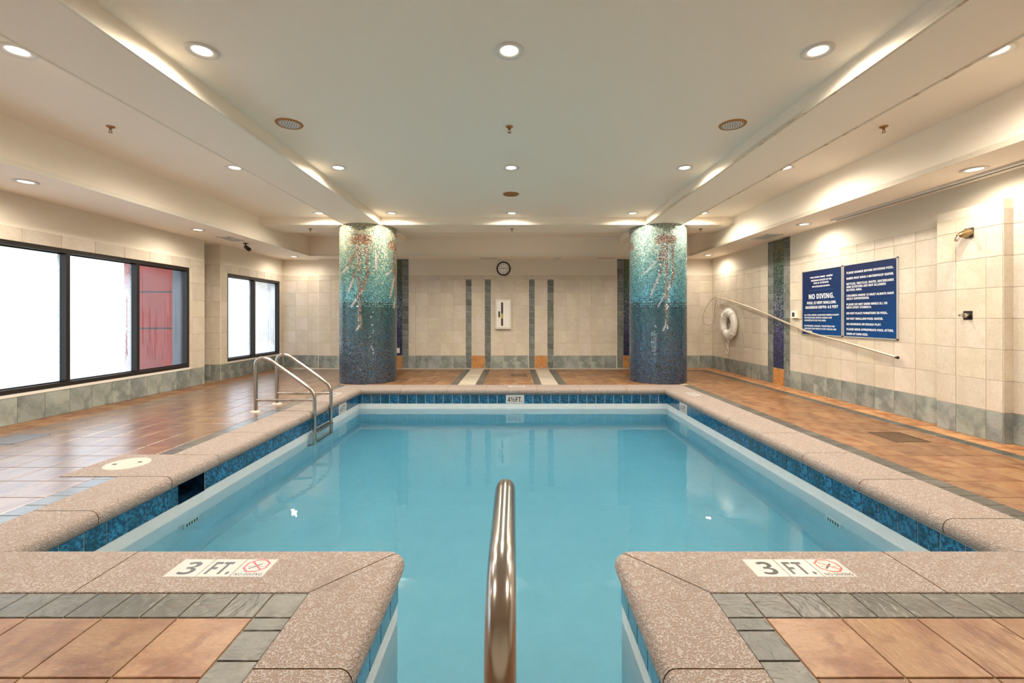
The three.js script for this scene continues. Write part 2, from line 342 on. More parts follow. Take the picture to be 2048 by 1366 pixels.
const inkText = (c, txt, x, y, size, col = '#16191c', squeeze = 1, font = 'sans-serif') => { c.save(); c.translate(x, y); c.scale(squeeze, 1); c.fillStyle = col; c.font = `bold ${size}px ${font}`; c.textAlign = 'center'; c.textBaseline = 'middle'; c.fillText(txt, 0, 0); c.restore(); };
const whiteBg = (c, w, h) => { c.fillStyle = '#bab8b6'; c.fillRect(0, 0, w, h); };
const mat4half = marker(0.306, 0.15, (c, w, h) => { whiteBg(c, w, h); inkText(c, '4½FT.', w * 0.5, h * 0.54, h * 0.78, '#16191c', 0.78); });
const mat4 = marker(0.306, 0.15, (c, w, h) => { whiteBg(c, w, h); inkText(c, '4 FT.', w * 0.52, h * 0.54, h * 0.78, '#16191c', 0.85); });
{
  const o = { thick: 0.006, bevel: 0.0012, tex: 0.4, joint: 0.007, ps: 0.155, pt: 0.2, name: 'waterline_tile' };
  const put = (plane, at, s0, s1, as, skip) => { const t = new Tiling(pool, plane, at); t.fill(s0, s1, TB, TT, M.pool, { ...o, as, skip }); t.build('waterline_tile'); };
  put('back', PB, PL, PR, -0.128, (s) => s > -0.128 && s < 0.182);
  put('left', PL, PF, PB, PB, (s) => (s > 3.545 && s < 3.855) || (s > 6.79 && s < 7.11));
  put('right', PR, PF, PB, PB, (s) => s > 6.79 && s < 7.11);
  put('left', AL, AE, PF, PF);
  put('right', AR, AE, PF, PF);
}
// ---- coping: bullnosed stones swept between a nose line and a back line
const NL = PL + 0.045, NR = PR - 0.043, NB = PB - 0.045, NF = PF + 0.036, NAL = AL + 0.047, NAR = AR - 0.047, NAE = AE + 0.045, OAE = -0.05;
const profile = (() => {
  const w = 0.4, p = [[w, -0.03], [w, 0.001], [w - 0.004, 0.004], [0.3, 0.004], [0.2, 0.004], [0.12, 0.004]];
  for (let i = 0; i <= 12; i++) { const a = Math.PI / 2 + Math.PI * i / 12; p.push([0.05 + 0.05 * Math.cos(a), -0.052 + 0.056 * Math.sin(a)]); }
  p.push([0.1, -0.108]);
  return p.map(([u, v]) => [u / w, v]);
})();
function sweepCoping(st, inset = 0) {
  const pos = [], uv = [], idx = [], n = profile.length;
  let len = st[0].n[0] * 0.37 + st[0].n[1] * 0.53, arc;
  st.forEach((s, i) => {
    if (i) { const a = st[i - 1]; len += Math.hypot((s.n[0] + s.b[0] - a.n[0] - a.b[0]) / 2, (s.n[1] + s.b[1] - a.n[1] - a.b[1]) / 2); }
    arc = 0;
    profile.forEach(([f, v], k) => {
      if (k) arc += Math.hypot((f - profile[k - 1][0]) * 0.4, v - profile[k - 1][1]);
      const g = f + inset * (0.5 - f) * 5, y = v - Math.sign(v + 0.052) * inset;
      pos.push(s.n[0] + (s.b[0] - s.n[0]) * g, y, -(s.n[1] + (s.b[1] - s.n[1]) * g)); uv.push(len / 0.5, arc / 0.5);
    });
    if (i) for (let k = 0; k + 1 < n; k++) { const a = (i - 1) * n + k, b = i * n + k; idx.push(a, b, a + 1, b, b + 1, a + 1); }
  });
  const g = new THREE.BufferGeometry();
  g.setAttribute('position', new THREE.Float32BufferAttribute(pos, 3)); g.setAttribute('uv', new THREE.Float32BufferAttribute(uv, 2)); g.setIndex(idx); g.computeVertexNormals();
  if (g.attributes.normal.getY(4) < 0) { for (let k = 0; k < idx.length; k += 3) [idx[k], idx[k + 1]] = [idx[k + 1], idx[k]]; g.setIndex(idx); g.computeVertexNormals(); }
  return g;
}
const nb = (nx, nd, bx, bd) => ({ n: [nx, nd], b: [bx, bd] });
function stone(st) {
  const trim = (a, b, gap) => { const L = Math.hypot(b.n[0] - a.n[0], b.n[1] - a.n[1]) || 1, ux = (b.n[0] - a.n[0]) / L * gap, ud = (b.n[1] - a.n[1]) / L * gap; return nb(a.n[0] + ux, a.n[1] + ud, a.b[0] + ux, a.b[1] + ud); };
  const k = st.length - 1, out = st.slice();
  out[0] = trim(st[0], st[1], 0.003); out[k] = trim(st[k], st[k - 1], 0.003);
  mesh('coping_stone', sweepCoping(out), M.coping, pool);
}
M.mortar = std({ color: 0x9c7850, roughness: 0.95 });
function courses(st, cuts) { // st: stations of a run; cuts: stations where it is cut
  let cur = [st[0]];
  for (let i = 1; i < st.length; i++) { cur.push(st[i]); if (cuts.includes(i) || i === st.length - 1) { stone(cur); cur = [st[i]]; } }
  mesh('coping_mortar', sweepCoping(st, 0.0035), M.mortar, pool);
}
const cornerBL = nb(NL, NB, OL, OB), cornerBR = nb(NR, NB, OR, OB), cornerFL = nb(NL, NF, OL, OF), cornerFR = nb(NR, NF, OR, OF);
const all = (st) => courses(st, st.map((_, i) => i));
all([cornerBL, ...[-1.94, -1.135, -0.47, 0.41, 1.156, 1.96].map((x) => nb(x, NB, x, OB)), cornerBR]);
all([cornerBL, ...[7.1, 6.3, 5.5, 4.75, 3.98, 3.43, 2.82].map((d) => nb(NL, d, OL, d)), cornerFL]);
all([cornerBR, ...[6.9, 6.2, 5.45, 4.73, 4.03, 3.37, 2.71].map((d) => nb(NR, d, OR, d)), cornerFR]);
for (const s of [-1, 1]) {
  const nx = s < 0 ? NAL : NAR, bx = s < 0 ? OAL : OAR, c0 = s < 0 ? cornerFL : cornerFR, r = 0.085, arcs = [];
  for (let i = 0; i <= 10; i++) { const a = Math.PI / 2 * (1 - i / 10); arcs.push(nb(nx + s * r - s * Math.cos(a) * r, NF - r + Math.sin(a) * r, bx, OF)); }
  const jx = s < 0 ? -1.95 : 1.92;
  arcs[0].b = [nx + s * 0.345 + s * 0, OF]; arcs[0].b = [bx, OF];
  courses([c0, nb(jx, NF, jx, OF), nb(bx, NF, bx, OF), ...arcs, nb(nx, OF, bx, OF), nb(nx, 1.55, bx, 1.55), nb(nx, 0.8, bx, 0.8), nb(nx, NAE, bx, OAE)], [1, 8, 15, 16]);
}
all([nb(NAL, NAE, OAL, OAE), nb(0, NAE, 0, OAE), nb(NAR, NAE, OAR, OAE)]);
mesh('skimmer_pad', box(-3.48, OL + 0.01, -0.05, 0.0035, 3.432, 3.982, 0.5), M.coping, pool);
{ // depth markers
  const face = (name, mat, w, h, x, y, d, plane, rz = 0) => {
    const m = mesh(name, plainTile(w, h, 0.007), mat, pool);
    if (plane === 'floor') { m.rotation.order = 'YXZ'; m.rotation.x = -Math.PI / 2; m.rotation.y = rz; } else if (plane === 'left') m.rotation.y = Math.PI / 2; else if (plane === 'right') m.rotation.y = -Math.PI / 2;
    m.position.copy(P(x, y, d)); return m;
  };
  const ym = (TT + TB) / 2;
  face('depth_marker', mat4half, 0.307, 0.151, 0.027, ym, PB, 'back').userData.label = 'white 4½ FT. depth marker on the far wall';
  face('depth_marker', mat4, 0.307, 0.151, PL, ym, 6.955, 'left').userData.label = 'white 4 FT. depth marker near the ladder';
  face('depth_marker', mat4, 0.307, 0.151, PR, ym, 6.955, 'right').userData.label = 'white 4 FT. depth marker opposite the ladder';
  face('depth_marker', mat4half, 0.29, 0.14, 0.06, -0.002, 7.96, 'floor', Math.PI);
  face('depth_marker', mat4, 0.29, 0.14, 2.86, -0.002, 7.12, 'floor', -Math.PI / 2);
  face('depth_marker', mat4, 0.29, 0.14, -2.84, -0.002, 7.12, 'floor', Math.PI / 2);
  for (const s of [-1, 1]) {
    const ink = s < 0 ? '#3c4450' : '#1c1a18', red = s < 0 ? '#c4485a' : '#d24a34';
    const three = marker(0.153, 0.153, (c, w, h) => { whiteBg(c, w, h); inkText(c, '3', w * 0.55, h * 0.53, h * 0.98, ink, 1.0); });
    const ft = marker(0.153, 0.153, (c, w, h) => { whiteBg(c, w, h); inkText(c, 'FT.', w * 0.5, h * 0.53, h * 0.96, ink, 0.64); });
    const nd = marker(0.153, 0.153, (c, w, h) => {
      whiteBg(c, w, h);
      c.strokeStyle = red; c.lineWidth = w * 0.055; c.beginPath();
      for (let i = 0; i <= 8; i++) { const a = Math.PI / 8 + i * Math.PI / 4; c[i ? 'lineTo' : 'moveTo'](w * 0.5 + Math.cos(a) * w * 0.37, h * 0.385 + Math.sin(a) * h * 0.36); }
      c.stroke();
      c.fillStyle = ink; c.save(); c.translate(w * 0.5, h * 0.40); c.rotate(-0.75);                       // diver
      c.beginPath(); c.ellipse(0, 0, w * 0.2, h * 0.032, 0, 0, 7); c.fill(); c.beginPath(); c.arc(-w * 0.2, 0, w * 0.035, 0, 7); c.fill(); c.restore();
      c.lineWidth = w * 0.014; c.strokeStyle = ink; for (const q of [-1, 1]) { c.beginPath(); for (let k = 0; k < 5; k++) c[k ? 'lineTo' : 'moveTo'](w * (0.5 + q * (0.12 + 0.035 * k)), h * (0.42 + (k % 2) * 0.03)); c.stroke(); }
      c.strokeStyle = red; c.lineWidth = w * 0.05; c.beginPath(); c.moveTo(w * 0.27, h * 0.16); c.lineTo(w * 0.73, h * 0.61); c.stroke();
      inkText(c, 'NO DIVING', w * 0.5, h * 0.87, h * 0.19, ink, 0.86);
    });
    const x0 = s < 0 ? -1.652 : 1.146;
    [three, ft, nd].forEach((m, i) => { face('depth_marker', m, 0.153, 0.153, x0 + 0.0785 + i * 0.158, -0.0015, 2.175, 'floor').userData.label = ['white marker tile reading 3', 'white marker tile reading FT.', 'white NO DIVING marker tile with red octagon'][i]; });
  }
}
// inlets under water
for (const s of [-1, 1]) {
  const x = s < 0 ? PL : PR, g = thing('water_inlet', s < 0 ? 'white slotted return inlet under water below the skimmer side wall' : 'white slotted return inlet under water on the side of the blue sign', 'inlet');
  const w = 0.012 * -s, X = (a, b) => [Math.min(x + a, x + b), Math.max(x + a, x + b)];
  mesh('cover', box(...X(0, w), -0.70, -0.60, 3.60, 3.78), M.white, g);
  for (let k = 0; k < 5; k++) mesh('slot', box(...X(w, w * 1.2), -0.68, -0.62, 3.625 + k * 0.028, 3.635 + k * 0.028), M.darkGrey, g);
}
{ // water
  const g = box(PL - 0.1, PR + 0.1, -1.95, WATER, AE - 0.1, PB + 0.1, 2.5);
  T.ripple = makeTex(512, 512, (u, v) => 0.7 * fbm(u, v, 7, 9, 3, 1001) + 0.3 * fbm(u, v, 30, 34, 2, 1013));
  M.water.bumpMap = T.ripple; M.water.bumpScale = 0.0018;
  const m = mesh('pool_water', g, M.water, scene); tag(m, 'calm turquoise water filling the swimming pool', 'water', null, 'stuff');
}

// ------------------------------------------------------------------ walls
const wt = { thick: 0.006, bevel: 0.001, joint: 0.005, tex: 0.6 };
const SK = 0.298, TOP = 2.255;                              // skirting top, wall tile top
const wallBack = thing('wall_back', 'beige tiled end wall with dark vertical tile stripes', 'wall', null, 'structure');
mesh('wall_face', merge([box(-4.75, XR + 0.35, -0.05, 3.3, DB, DB + 0.4, 1), box(-6.4, -4.75, -0.05, 3.3, DBL, DBL + 0.3, 1)]), M.paint, wallBack);
const mosaicStrips = [];
{
  const t = new Tiling(wallBack, 'back', DB), yBot = 0.0;
  const beige = (a, b, as, y1 = TOP) => { t.fill(a, b, SK, y1, M.beige, { ...wt, as, at: SK }); };
  const skirt = (a, b, as) => t.fill(a, b, yBot, SK, M.stone, { ...wt, as, at: yBot, pt: SK });
  const strip = (a, b, y1) => { t.fill(a, b, yBot, y1, M.darkStrip, { ...wt, ps: b - a, at: SK, pt: 0.1525 }); };
  const edges = [[-4.74, -3.18], [-2.55, -1.159], [-0.55, 0.373], [0.977, 2.517], [3.15, XR]];
  beige(-4.74, -3.18, -4.74); skirt(-4.74, -3.18, -4.74); beige(-2.55, -1.159, -1.159); skirt(-2.55, -1.159, -1.159);
  beige(-0.55, 0.373, -0.55); skirt(-0.55, 0.373, -0.55); beige(0.977, 2.517, 0.977); skirt(0.977, 2.517, 0.977); beige(3.15, XR, XR); skirt(3.15, XR, XR);
  for (const [a, b] of [[-1.018, -0.697], [0.515, 0.824]]) { t.fill(a, b, SK, TOP, M.beige, { ...wt, ps: b - a, at: SK }); t.fill(a, b, 0, SK, M.rust, { ...wt, ps: b - a, pt: SK }); }
  for (const [a, b] of bandX) { strip(a, b, TOP - 0.1); t.put(a, b, TOP - 0.1, TOP, M.beige, wt); }
  for (const [a, b] of [[-2.70, -2.55], [-3.18, -3.03], [2.517, 2.664], [3.0, 3.15]]) strip(a, b, YS);
  for (const [a, b] of [[-3.03, -2.70], [2.664, 3.0]]) { t.fill(a, b, 0, SK, M.rust, { ...wt, ps: b - a, pt: SK }); mosaicStrips.push({ plane: 'back', a, b }); }
  t.build('wall_tile');
  const u = new Tiling(wallBack, 'back', DBL);
  u.fill(XLF, -4.75, SK, TOP, M.beige, { ...wt, as: -4.75, at: SK }); u.fill(XLF, -4.75, 0, SK, M.stone, { ...wt, as: -4.75, pt: SK });
  u.build('wall_tile');
}
const wallRight = thing('wall_right', 'long beige tiled wall carrying the blue pool rules sign', 'wall', null, 'structure');
mesh('wall_face', box(XR, XR + 0.35, -0.05, 3.3, ZF, DB, 1), M.paint, wallRight);
const PX = 4.735, PD0 = 4.324, PD1 = 5.0;                   // shower pier
{
  const t = new Tiling(wallRight, 'right', XR), m0 = 7.98, m1 = 8.32;
  const skip = (s) => s > PD0 && s < PD1;
  for (const [a, b, as] of [[1.2, PD0, PD0], [PD1, m0 - 0.17, m0 - 0.17], [m1 + 0.17, DB, DB]]) {
    t.fill(a, b, SK, TOP, M.beige, { ...wt, as, at: SK }); t.fill(a, b, 0, SK, M.stone, { ...wt, as, pt: SK });
  }
  for (const [a, b] of [[m0 - 0.17, m0], [m1, m1 + 0.17]]) t.fill(a, b, 0, YS, M.darkStrip, { ...wt, ps: b - a, at: SK, pt: 0.1525 });
  t.put(m0, m1, 0, SK, M.rust, wt); mosaicStrips.push({ plane: 'right', a: m0, b: m1 });
  t.build('wall_tile');
  mesh('shower_pier', box(PX, XR, -0.02, 2.372, PD0, PD1, 1), M.paint, wallRight);
  const p = new Tiling(wallRight, 'right', PX);
  p.fill(PD0, PD1, SK, 2.286, M.beige, { ...wt, as: 4.48, at: SK }); p.fill(PD0, PD1, 0, SK, M.stone, { ...wt, as: 4.48, pt: SK }); p.build('wall_tile');
  const e = new Tiling(wallRight, 'back', PD0);
  e.fill(PX - 0.006, XR, SK, 2.286, M.beige, { ...wt, ps: 0.2, at: SK }); e.put(PX - 0.006, XR, 0, SK, M.stone, wt); e.build('wall_tile');
}
const wallLeft = thing('wall_left', 'window wall with slate skirting tiles and cream upper part', 'wall', null, 'structure');
const W0 = 0.42, W1 = 7.91, WY0 = 0.345, WY1 = 2.10, V0 = 8.88, V1 = 10.885, N0 = 8.28, N1 = 8.67;
mesh('wall_face', merge([
  box(XL - 0.3, XL, -0.05, WY0 - 0.012, ZF, N0, 1), box(XL - 0.3, XL, WY1, 3.3, ZF, N0, 1), box(XL - 0.3, XL, WY0 - 0.012, WY1, W1, N0, 1), box(XL - 0.3, XL, WY0 - 0.012, WY1, ZF, W0, 1),
  box(XL - 0.62, XL - 0.5, -0.05, 3.3, N0 - 0.1, N1 + 0.1, 1), box(XL - 0.62, XL - 0.3, -0.05, 3.3, N0 - 0.1, N0, 1),
  box(XLF - 0.5, XLF, -0.05, 3.3, N1, N1 + 0.12, 1),
  box(XLF - 0.3, XLF, -0.05, WY0 - 0.012, N1 + 0.12, DBL, 1), box(XLF - 0.3, XLF, WY1, 3.3, N1 + 0.12, DBL, 1), box(XLF - 0.3, XLF, WY0 - 0.012, WY1, N1 + 0.12, V0, 1), box(XLF - 0.3, XLF, WY0 - 0.012, WY1, V1, DBL, 1),
]), M.paint, wallLeft);
{
  const t = new Tiling(wallLeft, 'left', XL);
  t.fill(1.5, N0, 0, 0.312, M.stone, { ...wt, as: 7.90, pt: 0.312 });
  t.fill(1.5, W1, WY1, TOP + 0.01, M.beige, { ...wt, as: 7.95, pt: 0.4, ps: 0.458 });
  t.fill(W1, N0, 0.312, TOP + 0.01, M.beige, { ...wt, as: N0, at: 0.312 });
  t.build('wall_tile');
  const f = new Tiling(wallLeft, 'left', XLF);
  f.fill(N1, DBL, 0, 0.312, M.stone, { ...wt, as: N1, pt: 0.312 });
  f.fill(N1, V0, 0.312, TOP + 0.01, M.beige, { ...wt, as: N1, at: 0.312 }); f.fill(V0, DBL, WY1, TOP + 0.01, M.beige, { ...wt, as: N1, pt: 0.4 }); f.fill(V1, DBL, 0.312, WY1, M.beige, { ...wt, at: 0.312 });
  f.build('wall_tile');
  const n = new Tiling(wallLeft, 'back', N1);
  n.fill(XL - 0.5, XLF, 0, 0.312, M.stone, { ...wt, as: XLF - 0.185, pt: 0.312 }); n.fill(XL - 0.5, XLF, 0.312, TOP + 0.01, M.beige, { ...wt, as: XLF - 0.185, at: 0.312 });
  n.build('wall_tile');
  mesh('window_ledge', box(XL - 0.28, XL + 0.012, WY0 - 0.033, WY0 - 0.001, W0, W1, 1), M.white, wallLeft);
  mesh('window_ledge', box(XLF - 0.28, XLF + 0.012, WY0 - 0.033, WY0 - 0.001, V0, V1, 1), M.white, wallLeft);
}
const wallFront = thing('wall_front', 'plain cream wall at the near end of the room', 'wall', null, 'structure');
mesh('wall_face', box(-6.4, XR + 0.35, -0.05, 3.3, ZF - 0.3, ZF, 1), M.paint, wallFront);

// ------------------------------------------------------------------ windows
function windowRow(name, label, x, d0, mullions, d1, fog) {
  const g = thing(name, label, 'window', null, 'structure'), xa = x - 0.125, xb = x - 0.012, f = 0.052;
  mesh('jamb', box(x - 0.3, xa, WY0, WY1, d1 - 0.012, d1 - 0.002, 1), M.jamb, g);
  mesh('frame_rail', box(xa, xb, WY0, WY0 + f, d0, d1, 1), M.darkFrame, g); mesh('frame_rail', box(xa, xb, WY1 - f, WY1, d0, d1, 1), M.darkFrame, g);
  const stops = [d0 + f / 2, ...mullions, d1 - f / 2];
  stops.forEach((d) => mesh('mullion', box(xa, xb, WY0 + f, WY1 - f, d - f / 2, d + f / 2, 1), M.darkFrame, g));
  for (let i = 0; i + 1 < stops.length; i++) {
    const a = stops[i] + f / 2, b = stops[i + 1] - f / 2, p = new THREE.PlaneGeometry(b - a, WY1 - WY0 - 2 * f);
    const u = p.attributes.uv, q = p.attributes.position; for (let k = 0; k < u.count; k++) u.setXY(k, (q.getX(k) + (a + b) / 2 + i * 0.37) / 2, (q.getY(k) + 0.85) / 2);
    const m = mesh('pane', p, M.fogGlass[fog[i]], g); m.rotation.y = Math.PI / 2; m.position.copy(P(x - 0.095, (WY0 + WY1) / 2, (a + b) / 2));
    for (const [y0, y1, e0, e1] of [[WY0 + f, WY0 + f + 0.014, a, b], [WY1 - f - 0.014, WY1 - f, a, b]]) mesh('glazing_bead', box(x - 0.11, x - 0.08, y0, y1, e0, e1, 1), M.darkFrame, g);
  }
}
windowRow('window_1', 'long dark framed row of fogged windows streaked with condensation', XL, W0, [1.49, 2.56, 3.63, 4.69, 5.76, 6.835], W1, [0, 0, 0, 0, 0, 1, 2]);
windowRow('window_2', 'two-pane dark framed fogged window in the far corner', XLF, V0, [9.845], V1, [1, 0]);

// ------------------------------------------------------------------ outdoors
tag(mesh('pavement', box(-60, XL - 0.3, -0.3, -0.16, -30, 45, 1), std({ color: 0xc8c4bc, roughness: 0.9 }), scene), 'pale paved ground outside the windows', 'pavement', null, 'structure');
tag(mesh('planting_bed', box(-7.4, XL - 0.32, -0.16, -0.08, -12, 22, 1), std({ map: T.mulch, roughness: 1 }), scene), 'brown mulch bed along the outside of the windows', 'planting bed', null, 'structure');
for (const [d0, d1, x0, label] of [[7.985, 8.17, -6.95, 'red panelled wall standing outside the long window'], [11.1, 11.6, -6.55, 'red panelled wall standing outside the corner window']]) {
  const g = thing('red_exterior_wall', label, 'wall', null, 'structure'), mt = std({ map: T.redPanel, roughness: 0.8 });
  mesh('core', box(x0 + 0.03, XL - 0.31, -0.16, 3.2, d0 + 0.03, d1, 1), M.darkGrey, g);
  for (const [a, b] of [[-0.16, 1.015], [1.045, 1.665], [1.695, 2.4], [2.43, 3.2]]) mesh('panel', box(x0, XL - 0.31, a, b, d0, d1 - 0.03, 1), mt, g);
}

// ------------------------------------------------------------------ ceiling
const ceiling = thing('ceiling', 'cream textured ceiling with dropped beams and soffits', 'ceiling', null, 'structure');
mesh('slab', box(-6.4, XR + 0.35, YC, YC + 0.2, ZF - 0.3, DB + 0.4, 1), M.ceilPaint, ceiling);
const SL = -4.70, SR = 4.09, SB = 10.33, BL = [-3.15, -2.475], BR = [2.457, 3.13], CB = [8.306, 9.1];
{
  const soffit = (b) => mesh('soffit', box(...b, 1), M.ceilPaint, ceiling);
  const sl = soffit([-6.4, SL, YS, YC, ZF, DBL + 0.2]), sr = soffit([SR, XR + 0.2, YS, YC, ZF, DB + 0.2]), sb = soffit([SL, SR, YS, YC, SB, DB + 0.2]);
  mesh('corner_bead', box(SL - 0.004, SL + 0.006, YS - 0.003, YS + 0.05, ZF, SB, 1), M.bead, sl);
  mesh('corner_bead', box(SR - 0.006, SR + 0.004, YS - 0.003, YS + 0.05, ZF, SB, 1), M.beadFlaking, sr);
  mesh('corner_bead', box(SL, SR, YS - 0.003, YS + 0.05, SB - 0.006, SB + 0.004, 1), M.bead, sb);
  for (const [a, b] of [BL, BR]) {
    const m = mesh('beam', box(a, b, YB, YC, ZF, SB, 1), M.ceilPaint, ceiling), bm = a < 0 ? M.bead : M.beadFlaking;
    for (const [x0, x1] of [[a - 0.005, a + 0.02], [b - 0.02, b + 0.005]]) mesh('corner_bead', box(x0, x1, YB - 0.004, YB + 0.03, ZF, CB[0], 1), bm, m);
  }
  for (const [a, b] of [[SL, BL[0]], [BL[1], BR[0]], [BR[1], SR]]) {
    const m = mesh('beam', box(a, b, YB, YC, ...CB, 1), M.ceilPaint, ceiling);
    mesh('corner_bead', box(a + 0.006, b - 0.006, YB - 0.004, YB + 0.03, CB[0] - 0.005, CB[0] + 0.02, 1), a > 2 ? M.beadFlaking : M.bead, m);
    mesh('corner_bead', box(a + 0.006, b - 0.006, YB - 0.004, YB + 0.03, CB[1] - 0.02, CB[1] + 0.005, 1), M.bead, m);
  }
}

// ------------------------------------------------------------------ mosaic columns
const tess = (() => { // small glass tessera, its face at z = 0.004
  return tileGeo(0.0165, 0.0165, 0.004, 0.0012, 97, 1);
})();
M.tess = phys({ color: 0xffffff, metalness: 0.35, ior: 1.7, roughness: 0.2, clearcoat: 0.5, clearcoatRoughness: 0.08 });
M.tessGrout = std({ color: 0x6f7872, roughness: 0.9 });
const C = (r, g, b) => new THREE.Color().setRGB(r / 255, g / 255, b / 255, THREE.SRGBColorSpace);
const bandsA = [ // [height, palette]
  [2.95, [[196, 184, 134], [206, 198, 158], [176, 176, 134], [160, 162, 124]]],
  [2.50, [[178, 178, 136], [130, 158, 126], [104, 140, 116], [168, 168, 132]]],
  [2.15, [[96, 150, 126], [120, 168, 146], [70, 130, 116], [150, 176, 140]]],
  [1.75, [[78, 152, 146], [58, 132, 134], [104, 176, 168], [90, 150, 130]]],
  [1.53, [[66, 150, 152], [84, 168, 166], [54, 128, 134], [96, 170, 160]]],
  [1.49, [[26, 82, 84], [34, 98, 98], [20, 62, 72], [44, 108, 100]]],
  [1.10, [[26, 86, 98], [40, 100, 108], [30, 72, 84], [56, 92, 80]]],
  [0.60, [[40, 82, 106], [58, 98, 118], [44, 62, 80], [92, 88, 80]]],
  [0.00, [[60, 88, 112], [48, 62, 84], [82, 74, 76], [44, 50, 60]]],
];
function bandColor(bands, y) {
  let i = 0; while (i < bands.length - 2 && y < bands[i + 1][0]) i++;
  const t = clamp((bands[i][0] - y) / (bands[i][0] - bands[i + 1][0])), p = bands[rnd() < t ? i + 1 : i][1], c = p[Math.floor(rnd() * p.length)], s = 0.82 + 0.36 * rnd();
  return [c[0] * s, c[1] * s, c[2] * s];
}
// jellyfish drawn on the columns: points measured as (across -1..1 of the column's width, height)
const zy = (y) => 1.22 + (635.5 - (430 + y / 3.9)) * 8.25 / 895, zx = (x, c) => Math.asin(clamp((x - c) / 214, -0.99, 0.99));
const jelly = [
  { bells: [[200, 200, 78, 52], [432, 225, 40, 48]], strands: [[[185, 240], [192, 450], [188, 700], [195, 850], [165, 900]], [[235, 240], [245, 450], [215, 580], [130, 715]], [[175, 240], [178, 380]], [[150, 320], [110, 400], [65, 450]], [[160, 400], [150, 480], [110, 600]], [[440, 250], [442, 470], [410, 640]], [[450, 400], [452, 620], [438, 720]], [[415, 425], [380, 462]], [[300, 280], [302, 420]]], c: 252 },
  { bells: [[315, 200, 82, 50], [62, 228, 26, 46]], strands: [[[290, 250], [265, 350], [165, 450]], [[300, 300], [280, 450], [205, 640]], [[315, 240], [320, 450], [320, 850], [295, 900]], [[365, 240], [372, 450], [350, 540], [260, 715]], [[330, 240], [332, 420]]], c: 258 },
];
function jellyAt(j, th, y) {
  const px = Math.sin(th) * 214 + j.c, py = (635.5 - (y - 1.22) * 895 / 8.25 - 430) * 3.9;
  if (Math.abs(th) > 1.45) return null;
  for (const [x, yy, a, b] of j.bells) { const q = ((px - x) / a) ** 2 + ((py - yy) / b) ** 2; if (q < 1 && py < yy + b * 0.55 && rnd() < 0.95 - 0.3 * q) return [[128, 88, 60], [150, 106, 74], [100, 74, 60], [186, 150, 122], [172, 124, 72]][Math.floor(rnd() * 5)]; }
  for (const s of j.strands) for (let i = 0; i + 1 < s.length; i++) {
    const [x0, y0] = s[i], [x1, y1] = s[i + 1], dx = x1 - x0, dy = y1 - y0, t = clamp(((px - x0) * dx + (py - y0) * dy) / (dx * dx + dy * dy)), dist = Math.hypot(px - x0 - t * dx, py - y0 - t * dy);
    const last = i === s.length - 2, wide = last ? 7 : 12;
    if (dist < wide && (last || rnd() < 0.72)) return last ? [[198, 182, 160], [182, 164, 142], [212, 200, 180]][Math.floor(rnd() * 3)] : [[140, 106, 80], [172, 140, 108], [112, 86, 70]][Math.floor(rnd() * 3)];
  }
  return null;
}
function column(x, d, label, j, cool) {
  const g = thing('mosaic_column', label, 'column', 'round mosaic columns'), R = 0.53, H = YB - 0.002, pitch = 0.0185;
  g.position.copy(P(x, 0, d));
  const core = cyl(R, R, H, 96); core.translate(0, H / 2, 0); mesh('core', core, M.tessGrout, g);
  const around = Math.round(2 * Math.PI * R / pitch), rows = Math.floor(H / pitch);
  const im = new THREE.InstancedMesh(tess, M.tess, around * rows); im.name = 'mosaic'; im.userData.kind = 'stuff'; im.userData.label = 'small glass mosaic tiles with a jellyfish design'; im.castShadow = im.receiveShadow = true;
  const q = new THREE.Object3D(); let n = 0;
  for (let r = 0; r < rows; r++) for (let a = 0; a < around; a++) {
    const th = (a + 0.5) / around * 2 * Math.PI - Math.PI, y = (r + 0.5) * pitch, dots = y > 1.40 && y < 1.62;
    q.position.set(Math.sin(th) * (R - 0.001), y, Math.cos(th) * (R - 0.001)); q.rotation.set((rnd() - 0.5) * 0.2, th + (rnd() - 0.5) * 0.2, 0, 'YXZ'); q.updateMatrix(); im.setMatrixAt(n, q.matrix);
    let c = jellyAt(j, th - Math.atan2(-x, d), y) || bandColor(bandsA, y);
    if (dots && (r % 2) && (a % 2) && rnd() < 0.6) c = y > 1.51 ? [24, 70, 80] : [130, 190, 184];
    { const m = (c[0] + c[1] + c[2]) / 3 * 0.22; c = c.map((v) => v * 0.78 + m); }
    c = cool ? [c[0] * 0.9, c[1], Math.min(255, c[2] * 1.16)] : [c[0], c[1], c[2] * 1.06];
    im.setColorAt(n++, C(...c.map((v) => clamp(v, 0, 255))));
  }
  g.add(im);
}
column(-2.82, 8.71, 'round teal mosaic column with a jellyfish, beside the pool ladder', jelly[0], false);
column(2.805, 8.71, 'round blue mosaic column with a jellyfish, on the side of the life ring', jelly[1], true);
